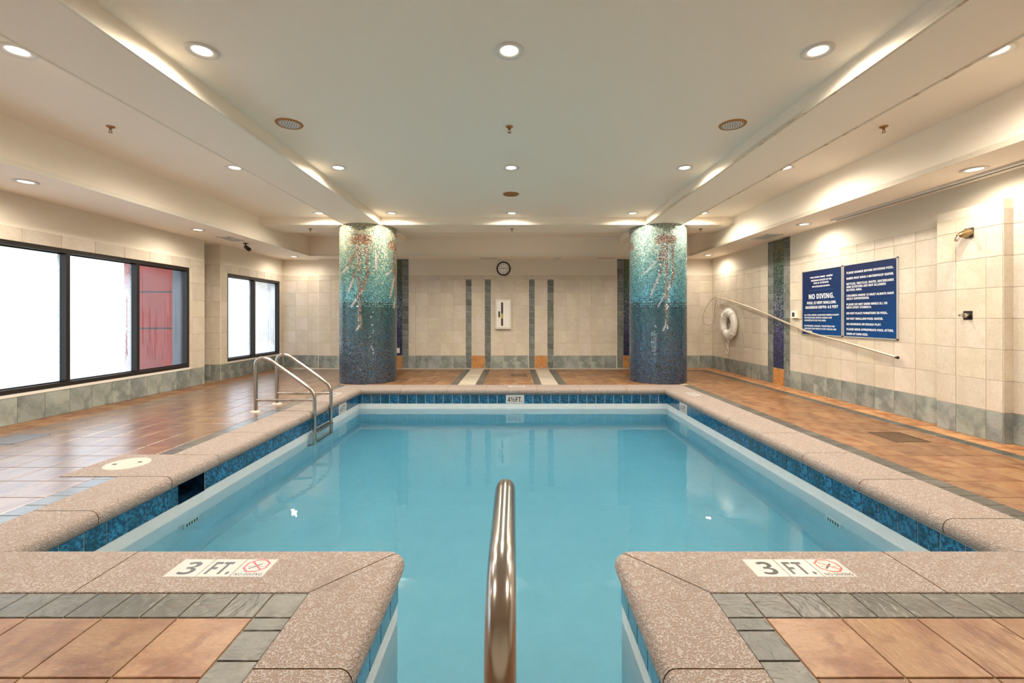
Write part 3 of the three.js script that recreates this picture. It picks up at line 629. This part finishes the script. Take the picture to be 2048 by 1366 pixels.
{ // mosaic strips in the walls
  const strips = [[2.645, [[92, 112, 84], [76, 98, 80], [104, 116, 78], [130, 126, 76]]], [2.0, [[86, 110, 100], [110, 126, 120], [66, 90, 82], [50, 74, 72]]], [1.35, [[96, 108, 130], [70, 84, 110], [150, 158, 170], [40, 46, 74]]], [0.85, [[52, 50, 96], [66, 60, 108], [40, 42, 84], [92, 84, 130]]], [0.298, [[34, 44, 92], [44, 46, 90], [28, 32, 68], [50, 64, 118]]]];
  for (const { plane, a, b } of mosaicStrips) {
    const host = plane === 'back' ? wallBack : wallRight, at = plane === 'back' ? DB : XR, pitch = 0.0185, nx = Math.floor((b - a - 0.01) / pitch), ny = Math.floor((YS - SK - 0.01) / pitch);
    const im = new THREE.InstancedMesh(tess, M.tess, nx * ny); im.name = 'mosaic_strip'; im.userData.kind = 'stuff'; im.userData.label = 'glass mosaic strip from green down to deep blue'; im.castShadow = im.receiveShadow = true;
    const q = new THREE.Object3D(); let n = 0;
    for (let i = 0; i < nx; i++) for (let k = 0; k < ny; k++) {
      const s = (a + b) / 2 + (i + 0.5 - nx / 2) * pitch, y = SK + 0.005 + (k + 0.5) * pitch, tx = (rnd() - 0.5) * 0.1, ty = (rnd() - 0.5) * 0.1;
      if (plane === 'back') { q.position.copy(P(s, y, at - 0.003)); q.rotation.set(tx, ty, 0); } else { q.position.copy(P(at - 0.003, y, s)); q.rotation.set(tx, -Math.PI / 2 + ty, 0, 'YXZ'); }
      q.updateMatrix(); im.setMatrixAt(n, q.matrix); im.setColorAt(n++, C(...bandColor(strips, y)));
    }
    host.add(im);
    mesh('mosaic_bed', plane === 'back' ? box(a + 0.002, b - 0.002, SK + 0.002, YS - 0.002, at - 0.003, at, 1) : box(at - 0.003, at, SK + 0.002, YS - 0.002, a + 0.002, b - 0.002, 1), M.tessGrout, host);
  }
}

// ------------------------------------------------------------------ downlights
const ringGeo = lathe([[0.06, 0.0], [0.062, -0.004], [0.072, -0.010], [0.094, -0.014], [0.103, -0.010], [0.105, 0.0]], 40);
const lensGeo = (() => { const g = cyl(0.062, 0.062, 0.004, 32); g.translate(0, 0.003, 0); return g; })();
function downlight(x, y, d, label, group, lit = true, power = 1) {
  const g = thing('downlight', label, 'downlight', group); g.position.copy(P(x, y, d));
  mesh('trim_ring', ringGeo, M.white, g); const ln = mesh('lamp_lens', lensGeo, lit ? M.lens : M.lensOff, g); ln.position.y = -0.004;
  if (!lit) return;
  const L = new THREE.SpotLight(LAMP.color, LAMP.intensity * power, 0, 1.52, 0.5, 2);
  L.position.set(0, -0.022, 0); L.target.position.set(0, -1, 0); L.castShadow = true; L.shadow.radius = 2.6; L.shadow.mapSize.set(512, 512); g.add(L, L.target);
}
const order = ['fourth from', 'third from', 'second from', 'next to'];
[0.69, 3.13, 5.57, 7.99].forEach((d, i) => {
  downlight(-2.18, YC, d, `lit downlight over the pool along the ladder side beam, ${order[i]} the cross beam`, 'downlights over the pool');
  if (d > 1) downlight(-0.03, YC, d, `lit downlight in the middle row over the pool, ${order[i]} the cross beam`, 'downlights over the pool');
  downlight(2.13, YC, d, `lit downlight over the pool along the sign side beam, ${order[i]} the cross beam`, 'downlights over the pool');
  if (d > 1) downlight(-3.47, YC, d, `lit downlight in the ceiling bay beside the windows, ${order[i]} the cross beam`, 'downlights of the window side bay');
  if (d > 1) downlight(3.38, YC, d, `lit downlight in the ceiling bay towards the sign, ${order[i]} the cross beam`, 'downlights of the sign side bay');
});
[2.1, 4.68, 7.23, 10.4].forEach((d, i) => downlight(-5.1, YS, d, `lit downlight in the low window soffit, ${order[i]} the end wall`, 'downlights in the window soffit', true, 0.36));
[1.85, 4.29, 6.8, 10.16].forEach((d, i) => downlight(4.42, YS, d, `lit downlight in the low soffit above the sign wall, ${order[i]} the end wall`, 'downlights in the sign soffit', true, 0.36));
downlight(1.04, YS, 10.66, 'unlit round downlight in the soffit between two slot vents', null, false);

// ------------------------------------------------------------------ sprinklers, speakers, vents, camera
function sprinkler(x, y, d, label, group) {
  const g = thing('sprinkler_head', label, 'sprinkler', group); g.position.copy(P(x, y, d));
  mesh('escutcheon', lathe([[0.012, -0.012], [0.03, -0.01], [0.036, -0.004], [0.036, 0]], 24), M.rusty, g);
  const b = cyl(0.009, 0.011, 0.03, 12); b.translate(0, -0.02, 0); mesh('body', b, M.brass, g);
  mesh('arms', merge([place(new THREE.BoxGeometry(0.004, 0.028, 0.005), 0.011, -0.045, 0), place(new THREE.BoxGeometry(0.004, 0.028, 0.005), -0.011, -0.045, 0)]), M.brass, g);
  const p = cyl(0.018, 0.018, 0.003, 16); p.translate(0, -0.06, 0); mesh('deflector', p, M.brass, g);
}
for (const [x, n] of [[-3.94, 'in the bay beside the window soffit'], [-0.04, 'in the middle bay over the pool'], [3.62, 'in the bay beside the sign wall soffit']]) sprinkler(x, YC, 4.375, 'rusty sprinkler head hanging ' + n, 'ceiling sprinklers');
for (const [x, n] of [[-3.95, 'near the window side'], [-0.03, 'midway between the columns'], [3.64, 'near the sign wall side']]) sprinkler(x, YB, 8.7, 'sprinkler head under the cross beam ' + n, 'cross beam sprinklers');
function speaker(x, d, label, rust) {
  const g = thing('ceiling_speaker', label, 'speaker', 'round ceiling speakers'); g.position.copy(P(x, YC, d));
  mesh('rim', lathe([[0.098, -0.004], [0.104, -0.012], [0.118, -0.01], [0.125, 0]], 40), rust ? M.rusty : M.beadFlaking, g);
  const p = cyl(0.1, 0.1, 0.006, 40); p.translate(0, -0.006, 0); mesh('grille', p, rust > 1 ? M.rusty : M.white, g);
  for (let r = 0; r < 4; r++) for (let k = 0; k < 6 + 6 * r; k++) { const a = k / (6 + 6 * r) * 6.283 + r, s = mesh('perforation', perf, M.darkGrey, g); s.position.set(Math.cos(a) * (0.02 + 0.024 * r), -0.0095, Math.sin(a) * (0.02 + 0.024 * r)); }
}
const perf = cyl(0.0055, 0.0055, 0.002, 8);
speaker(-2.16, 4.31, 'round perforated ceiling speaker with rusty rim near the ladder-side beam', 1);
speaker(2.12, 4.33, 'round perforated ceiling speaker with flaking rim near the beam on the sign side', 1);
speaker(-0.04, 6.76, 'small brown rusted ceiling speaker over the middle of the pool', 2);
function vent(x0, x1, d0, d1, y, label, slats, alongX) {
  const g = thing('air_vent', label, 'vent');
  mesh('frame', merge([box(x0, x1, y - 0.01, y, d0, d0 + 0.02), box(x0, x1, y - 0.01, y, d1 - 0.02, d1), box(x0, x0 + 0.02, y - 0.01, y, d0, d1), box(x1 - 0.02, x1, y - 0.01, y, d0, d1)]), M.white, g);
  mesh('backing', box(x0 + 0.02, x1 - 0.02, y - 0.002, y, d0 + 0.02, d1 - 0.02), M.darkGrey, g);
  for (let i = 0; i < slats; i++) { const f = (i + 0.5) / slats; mesh('slat', alongX ? box(x0 + 0.02, x1 - 0.02, y - 0.008, y - 0.003, d0 + 0.02 + (d1 - d0 - 0.04) * f - 0.006, d0 + 0.02 + (d1 - d0 - 0.04) * f + 0.006) : box(x0 + 0.02 + (x1 - x0 - 0.04) * f - 0.006, x0 + 0.02 + (x1 - x0 - 0.04) * f + 0.006, y - 0.008, y - 0.003, d0 + 0.02, d1 - 0.02), M.white, g); }
}
vent(-5.22, -4.98, 7.85, 8.3, YS, 'white slatted air vent in the soffit beside the security camera', 7, false);
vent(4.3, 4.58, 7.6, 8.1, YS, 'white slatted air vent in the soffit near the wall mosaic strip', 8, false);
vent(-0.79, -0.40, 10.58, 10.72, YS, 'long slot vent in the soffit beside the wall clock', 2, true);
vent(2.0, 2.38, 10.58, 10.72, YS, 'long slot vent in the soffit near the blue column', 2, true);
{
  const g = thing('ceiling_track', 'white double track running along the soffit edge above the sign', 'track');
  for (const x of [4.60, 4.68]) mesh('rail', box(x, x + 0.035, YS - 0.022, YS, ZF + 0.3, 6.5), M.white, g);
  mesh('groove', box(4.635, 4.68, YS - 0.006, YS, ZF + 0.3, 6.5), M.darkGrey, g);
}
{
  const g = thing('security_camera', 'small black bullet security camera under the window soffit', 'camera'); g.position.copy(P(-5.12, YS, 8.55));
  const b = cyl(0.04, 0.04, 0.015, 20); b.translate(0, -0.008, 0); mesh('mount', b, M.black, g);
  mesh('arm', tube(spline([new THREE.Vector3(0, -0.01, 0), new THREE.Vector3(0.0, -0.05, 0), new THREE.Vector3(0.03, -0.075, 0.01)]), 0.011, 12, 8), M.black, g);
  const body = lathe([[0.001, -0.075], [0.036, -0.07], [0.038, 0.07], [0.034, 0.075], [0.03, 0.06], [0.001, 0.058]], 24); body.rotateX(Math.PI / 2); body.rotateX(0.45); body.rotateY(1.0); body.translate(0.05, -0.1, 0.02); mesh('body', body, M.black, g);
}

// ------------------------------------------------------------------ rails and ladder
{
  const g = thing('pool_ladder', 'stainless steel pool ladder with two looped handrails on the deck', 'ladder');
  for (const d of [5.808, 6.33]) {
    const pts = [P(-3.346, 0.0, d), P(-3.346, 0.70, d), P(-3.20, 0.70, d), P(-2.585, 0.262, d), P(-2.58, -0.60, d), P(-2.665, -0.66, d)];
    const rail = mesh('handrail', tube(bentPath(pts, [0.10, 0.09, 0.10, 0.04]), 0.0235, 140, 16), M.steel, g);
    mesh('cross_bar', tube(new THREE.LineCurve3(P(-3.34, 0.153, d), P(-2.59, 0.153, d)), 0.02, 4, 12), M.steel, g);
    mesh('escutcheon', place(lathe([[0.024, 0.02], [0.05, 0.016], [0.066, 0.006], [0.068, 0]], 28), -3.346, 0, d), M.agedPlastic, g);
    const bp = cyl(0.03, 0.03, 0.02, 16); mesh('bumper', place(bp, -2.655, -0.655, d, 0, 0, Math.PI / 2), M.black, g);
    rail.userData.label = 'stainless steel looped handrail';
  }
  for (const y of [-0.25, -0.50]) {
    mesh('tread', merge([box(-2.62, -2.60, y - 0.025, y, 5.83, 6.31), box(-2.56, -2.54, y - 0.025, y, 5.83, 6.31), box(-2.60, -2.56, y - 0.012, y - 0.003, 5.83, 6.31)]), M.steel, g);
  }
}
{
  const g = thing('entry_handrail', 'polished steel handrail rising from the entry steps', 'handrail'), x = -0.02;
  mesh('rail', tube(bentPath([P(x, -0.55, 0.665), P(x, 0.80, 0.665), P(x, 0.80, 1.16), P(x, -0.05, 1.72), P(x, -1.0, 1.72)], [0.16, 0.10, 0.1]), 0.0245, 160, 24), M.steelPolished, g);
  mesh('escutcheon', place(lathe([[0.026, 0.02], [0.05, 0.016], [0.066, 0.006], [0.068, 0]], 28), x, -0.55, 0.665), M.chrome, g);
}

// ------------------------------------------------------------------ deck drains and skimmer lid
function drain(x0, x1, d0, d1, mat, label) {
  const g = thing('floor_drain', label, 'drain'), y = 0.001;
  mesh('frame', merge([box(x0, x1, -0.008, y + 0.002, d0, d0 + 0.015), box(x0, x1, -0.008, y + 0.002, d1 - 0.015, d1), box(x0, x0 + 0.015, -0.008, y + 0.002, d0, d1), box(x1 - 0.015, x1, -0.008, y + 0.002, d0, d1)]), mat, g);
  mesh('pit', box(x0 + 0.01, x1 - 0.01, -0.01, -0.003, d0 + 0.01, d1 - 0.01), M.black, g);
  const n = 14; for (let i = 0; i < n; i++) { const a = x0 + 0.015 + (x1 - x0 - 0.03) * (i + 0.2) / n, b = a + (x1 - x0 - 0.03) / n * 0.62; mesh('bar', box(a, b, -0.006, y, d0 + 0.015, d1 - 0.015), mat, g); }
}
drain(3.76, 4.10, 4.39, 4.76, M.drain, 'square brown floor drain grate near the shower wall');
drain(-5.18, -4.84, 4.32, 4.68, M.drainGrey, 'square grey floor drain grate below the long window');
drain(-0.05, 0.28, 9.31, 9.66, M.drain, 'square brown floor drain grate between the mosaic columns');
{
  const g = thing('skimmer_lid', 'round white skimmer lid set in the coping', 'lid'); g.position.copy(P(-3.21, 0.003, 3.72));
  mesh('cover', lathe([[0.001, 0.008], [0.125, 0.008], [0.13, 0.006], [0.135, 0.008], [0.155, 0.007], [0.158, 0.0]], 48), M.agedPlastic, g);
  for (const s of [-1, 1]) { const b = new THREE.BoxGeometry(0.03, 0.004, 0.022); b.translate(s * 0.08, 0.008, -s * 0.03); mesh('finger_slot', b, M.darkGrey, g); }
}

// ------------------------------------------------------------------ end wall: clock, extinguisher cabinet, outlet
{
  const g = thing('wall_clock', 'round black rimmed wall clock above the tiles', 'clock'); g.position.copy(P(-0.243, 2.413, DB));
  const rim = lathe([[0.138, 0.02], [0.142, 0.036], [0.156, 0.042], [0.17, 0.034], [0.173, 0.0]], 48); rim.rotateX(Math.PI / 2); mesh('rim', rim, M.darkFrame, g);
  const face = new THREE.CircleGeometry(0.14, 48); face.translate(0, 0, 0.022);
  mesh('dial', merge([face]), std({ roughness: 0.5, map: canvasTex(512, 512, (c, w, h) => { c.fillStyle = '#f2efe8'; c.fillRect(0, 0, w, h); for (let i = 1; i <= 12; i++) { const a = i * Math.PI / 6; inkText(c, String(i), w / 2 + Math.sin(a) * w * 0.38, h / 2 - Math.cos(a) * h * 0.38, 62); } for (let i = 0; i < 60; i++) { const a = i * Math.PI / 30; c.fillStyle = '#222'; c.beginPath(); c.arc(w / 2 + Math.sin(a) * w * 0.47, h / 2 - Math.cos(a) * h * 0.47, i % 5 ? 2 : 5, 0, 7); c.fill(); } }) }), g);
  const hand = (name, len, w, ang, z, mat) => { const b = new THREE.BoxGeometry(w, len, 0.003); b.translate(0, len / 2 - 0.015, z); const m = mesh(name, b, mat, g); m.rotation.z = ang; };
  hand('hour_hand', 0.08, 0.009, Math.PI / 2 + 0.02, 0.026, M.black); hand('minute_hand', 0.115, 0.006, -Math.PI / 2 + 0.03, 0.03, M.black); hand('second_hand', 0.12, 0.003, -Math.PI / 2 + 0.06, 0.034, std({ color: 0xb03028, roughness: 0.5 }));
}
{
  const g = thing('extinguisher_cabinet', 'white fire extinguisher cabinet with a narrow window, on the end wall', 'cabinet'), x0 = -0.436, x1 = -0.062, y0 = 0.95, y1 = 1.665, D = DB - 0.008;
  mesh('body', box(x0, x1, y0, y1, D - 0.085, D), M.white, g);
  const door = mesh('door', merge([box(x0 + 0.035, -0.30, y0 + 0.035, y1 - 0.035, D - 0.097, D - 0.085), box(-0.25, x1 - 0.035, y0 + 0.035, y1 - 0.035, D - 0.097, D - 0.085), box(-0.30, -0.25, y0 + 0.035, y0 + 0.075, D - 0.097, D - 0.085), box(-0.30, -0.25, y1 - 0.075, y1 - 0.035, D - 0.097, D - 0.085)]), M.whitePlastic, g);
  mesh('window_slot', box(-0.30, -0.25, y0 + 0.075, y1 - 0.075, D - 0.088, D - 0.084), M.darkGrey, door);
  mesh('instruction_label', box(-0.298, -0.252, 1.2, 1.32, D - 0.0905, D - 0.0885), std({ color: 0xc0a850, roughness: 0.6 }), door);
  mesh('handle', box(-0.362, -0.325, 1.235, 1.375, D - 0.108, D - 0.097), M.black, door);
}
{
  const g = thing('wall_outlet', 'white power outlet on the blue mosaic strip', 'outlet'), x = -2.80, y = 0.425, D = DB - 0.003;
  mesh('plate', box(x - 0.036, x + 0.036, y - 0.06, y + 0.06, D - 0.01, D), M.whitePlastic, g);
  for (const k of [-0.025, 0.025]) mesh('socket', box(x - 0.016, x + 0.016, y + k - 0.014, y + k + 0.014, D - 0.0115, D - 0.0095), M.lensOff, g);
}

// ------------------------------------------------------------------ sign wall
const signText = {
  left: [['POOL HOURS: 8:00AM - 10:00PM', 0.105, 0.034, 'c'], ['MAXIMUM CAPACITY OF THE', 0.155, 0.034, 'c'], ['POOL IS: 10 PERSONS', 0.198, 0.034, 'c'], ['NO LIFEGUARD ON DUTY.', 0.25, 0.034, 'c'], ['NO DIVING.', 0.405, 0.105, 'c'], ['POOL IS VERY SHALLOW.', 0.505, 0.058, 'c'], ['MAXIMUM DEPTH: 4.5 FEET', 0.575, 0.058, 'c'], ['ALL FOOD, DRINKS, GLASS AND ANIMALS EXCEPT', 0.695, 0.034, 'l'], ['FOR REGISTERED SERVICE ANIMALS ARE', 0.738, 0.034, 'l'], ['PROHIBITED IN THE POOL AREA.', 0.781, 0.034, 'l'], ['NO PERSONAL COOLERS. *EXCEPTIONS FOR', 0.868, 0.034, 'l'], ['MEDICINE THAT NEEDS TO STAY COOLED AND', 0.911, 0.034, 'l'], ['BABY ITEMS.', 0.954, 0.034, 'l']],
  right: [['PLEASE SHOWER BEFORE ENTERING POOL.', 0.105], ['BABIES MUST WEAR A WATERPROOF DIAPER.', 0.185], ['BICYCLES, TRICYCLES, SKATES, SKATEBOARDS', 0.262], ['AND SCOOTERS ARE NOT ALLOWED', 0.305], ['IN POOL AREA.', 0.348], ['CHILDREN UNDER 12 MUST ALWAYS HAVE', 0.428], ['ADULT SUPERVISION.', 0.471], ['PLEASE DO NOT SWIM WHILE ILL OR', 0.552], ['WITH UPSET STOMACH.', 0.595], ['DO NOT PLACE FURNITURE IN POOL.', 0.676], ['DO NOT SWALLOW POOL WATER.', 0.752], ['NO RUNNING OR ROUGH PLAY.', 0.828], ['PLEASE WEAR APPROPRIATE POOL ATTIRE.', 0.9], ['SWIM AT OWN RISK.', 0.965]],
};
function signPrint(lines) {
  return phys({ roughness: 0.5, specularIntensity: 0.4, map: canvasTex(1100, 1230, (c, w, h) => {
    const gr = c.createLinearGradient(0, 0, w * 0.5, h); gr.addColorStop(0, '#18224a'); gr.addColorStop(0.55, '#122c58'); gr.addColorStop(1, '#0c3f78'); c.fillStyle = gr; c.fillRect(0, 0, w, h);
    c.fillStyle = '#f2f3f5'; c.textBaseline = 'middle';
    for (const [t, y, size = 0.041, al = 'l'] of lines) {
      c.font = `bold ${size * h}px sans-serif`; const most = al === 'c' ? w * 0.86 : w * 0.9, m = c.measureText(t).width, k = Math.min(1, most / m);
      c.save(); c.textAlign = al === 'c' ? 'center' : 'left'; c.translate(al === 'c' ? w * 0.5 : w * 0.05, y * h); c.scale(k, 1); c.fillText(t, 0, 0); c.restore();
    }
    if (lines === signText.left) { c.fillStyle = '#5f7ea8'; c.fillRect(w * 0.2, h * 0.305, w * 0.6, 3); c.fillRect(w * 0.2, h * 0.637, w * 0.6, 3); }
  }) });
}
{
  const sx = XR - 0.008, parts = [[6.545, 7.46, signText.left, 'navy pool rules sign panel headed by pool hours and NO DIVING'], [5.60, 6.525, signText.right, 'navy pool rules sign panel listing shower, diaper and conduct rules']];
  for (const [d0, d1, txt, label] of parts) {
    const g = thing('rules_sign', label, 'sign', 'navy pool rules panels'), y0 = 0.94, y1 = 1.985, f = 0.014;
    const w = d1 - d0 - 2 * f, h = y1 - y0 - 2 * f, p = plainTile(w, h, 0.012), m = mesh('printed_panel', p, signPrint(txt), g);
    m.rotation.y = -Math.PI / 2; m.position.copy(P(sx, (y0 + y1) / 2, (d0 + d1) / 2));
    mesh('frame', merge([box(sx - 0.018, sx, y0, y0 + f, d0, d1), box(sx - 0.018, sx, y1 - f, y1, d0, d1), box(sx - 0.018, sx, y0, y1, d0, d0 + f), box(sx - 0.018, sx, y0, y1, d1 - f, d1)]), M.signFrame, g);
    for (const dd of [d0 + 0.035, d1 - 0.035]) for (const yy of [y0 + 0.035, y1 - 0.035]) { const s = cyl(0.008, 0.008, 0.006, 10); mesh('screw', place(s, sx - 0.014, yy, dd, 0, 0, Math.PI / 2), M.chrome, g); }
  }
}
{ // wall control box
  const g = thing('wall_control_box', 'small beige control box beside the blue sign', 'control box'), x = XR - 0.008, y = 1.275;
  mesh('plate', box(x - 0.012, x, y - 0.075, y + 0.075, 7.49, 7.74), std({ color: 0xcdbfa4, roughness: 0.5 }), g);
  mesh('cover', box(x - 0.05, x - 0.012, y - 0.06, y + 0.06, 7.56, 7.70), M.whitePlastic, g);
  for (const d of [7.60, 7.635]) mesh('switch', box(x - 0.056, x - 0.05, y - 0.035, y + 0.035, d, d + 0.025), M.darkGrey, g);
}
{ // shower
  const g = thing('wall_shower', 'tarnished metal shower head high on the shower pier', 'shower head'), x = PX - 0.008, y = 2.10, d = 4.64;
  mesh('backplate', box(x - 0.008, x, y - 0.05, y + 0.05, d - 0.045, d + 0.045), M.darkGrey, g);
  const a = lathe([[0.001, 0.12], [0.02, 0.118], [0.028, 0.09], [0.04, 0.05], [0.046, 0.0]], 20); a.rotateZ(Math.PI / 2 + 0.25); a.translate(x - 0.004, y, -d); mesh('body', a, M.brass, g);
  const n = lathe([[0.012, 0.03], [0.018, 0.0], [0.02, -0.03], [0.016, -0.034], [0.001, -0.03]], 16); n.rotateZ(-0.5); n.translate(x - 0.125, y - 0.055, -d); mesh('nozzle', n, M.chrome, g);
}
{
  const g = thing('shower_valve', 'chrome shower valve in an open square recess of the pier', 'valve'), x = PX - 0.008, y = 1.245, d = 4.655;
  mesh('recess_plate', box(x - 0.003, x + 0.004, y - 0.045, y + 0.045, d - 0.045, d + 0.045), M.black, g);
  const b = cyl(0.022, 0.026, 0.05, 20); mesh('stem', place(b, x - 0.025, y, d, 0, 0, Math.PI / 2), M.chrome, g);
  const k = cyl(0.011, 0.011, 0.06, 14); mesh('knob', place(k, x - 0.06, y, d, 0, 0, Math.PI / 2), M.chrome, g);
}
{ // life ring
  const g = thing('life_ring', 'white ring buoy hanging on the wall below the rescue pole', 'life ring'), x = XR - 0.092, y = 1.085, d = 9.86;
  g.position.copy(P(x, y, d));
  const t = new THREE.TorusGeometry(0.245, 0.095, 20, 56); t.rotateY(Math.PI / 2); t.scale(0.68, 1, 1); mesh('buoy', t, M.whitePlastic, g);
  const rope = []; for (let i = 0; i <= 64; i++) { const a = i / 64 * Math.PI * 2, sag = 0.345 + 0.018 * Math.abs(Math.sin(2 * a)); rope.push(new THREE.Vector3(-0.012, Math.cos(a) * sag, Math.sin(a) * sag)); }
  mesh('grab_rope', tube(spline(rope), 0.008, 160, 8), M.white, g);
  for (let k = 0; k < 4; k++) { const b = new THREE.TorusGeometry(0.099, 0.008, 8, 24); b.scale(0.72, 1, 1); const m = mesh('band', b, M.white, g); m.rotation.order = 'XYZ'; const a = Math.PI / 4 + k * Math.PI / 2; b.translate(0, 0, 0); m.position.set(0, Math.cos(a) * 0.245, Math.sin(a) * 0.245); m.rotation.x = a; m.rotation.y = 0; b.rotateX(0); }
  mesh('throw_line', tube(spline([[-0.02, -0.33, 0.02], [-0.03, -0.42, -0.06], [-0.03, -0.52, 0.0], [-0.03, -0.60, -0.05], [-0.03, -0.66, 0.0], [-0.03, -0.58, 0.05], [-0.03, -0.48, 0.03], [-0.02, -0.34, 0.03]].map((p) => new THREE.Vector3(...p))), 0.006, 80, 8), M.white, g);
  const hk = thing('ring_hook', 'dark blue hook inside the white ring buoy', 'hook');
  mesh('hook', tube(spline([P(XR, y + 0.02, d - 0.03), P(XR - 0.06, y + 0.02, d - 0.03), P(XR - 0.085, y + 0.05, d - 0.03)]), 0.014, 16, 8), std({ color: 0x1a2c44, roughness: 0.5 }), hk);
}
{ // rescue pole with crook
  const g = thing('rescue_pole', 'long bent aluminium rescue pole with wire crook along the wall', 'pole'), x = XR - 0.075;
  mesh('pole', tube(spline([P(x, 1.695, 10.42), P(x, 1.60, 9.86), P(x, 1.36, 8.7), P(x, 1.12, 7.75), P(x, 0.985, 7.2), P(x, 0.85, 6.3), P(x, 0.73, 5.55)]), 0.017, 60, 12), std({ color: 0xd2c6b4, metalness: 0.55, roughness: 0.4 }), g);
  mesh('end_cap', place(cyl(0.0178, 0.0178, 0.03, 14), x, 0.728, 5.545, Math.PI / 2 + 0.16, 0, 0), M.black, g);
  mesh('crook', tube(spline([P(x, 1.70, 10.45), P(x - 0.06, 1.66, 10.56), P(x - 0.20, 1.42, 10.62), P(x - 0.27, 1.16, 10.6), P(x - 0.22, 1.06, 10.58), P(x - 0.10, 1.05, 10.6), P(x - 0.01, 1.12, 10.62), P(x + 0.01, 1.4, 10.6), P(x, 1.66, 10.5)]), 0.007, 120, 8), M.chrome, g);
  for (const [d, y] of [[9.86, 1.6], [7.42, 1.035]]) { const k = thing('pole_hook', d > 9 ? 'small metal wall hook above the ring buoy' : 'small metal wall hook beneath the corner of the sign', 'hook'); mesh('hook', tube(spline([P(XR, y - 0.03, d), P(XR - 0.05, y - 0.05, d), P(XR - 0.10, y - 0.035, d), P(XR - 0.115, y + 0.005, d)]), 0.006, 24, 8), M.chrome, k); }
  const l = thing('hanging_cord', 'thin white cord hanging down in the far wall corner', 'cord');
  mesh('cord', tube(spline([P(x - 0.27, 1.10, 10.6), P(x - 0.285, 0.9, 10.7), P(x - 0.28, 0.5, 10.8), P(x - 0.285, 0.02, 10.84)]), 0.004, 40, 6), M.white, l);
}

scene.traverse((o) => { if (o.isMesh) { o.castShadow = true; o.receiveShadow = true; } });
renderer.render(scene, camera);
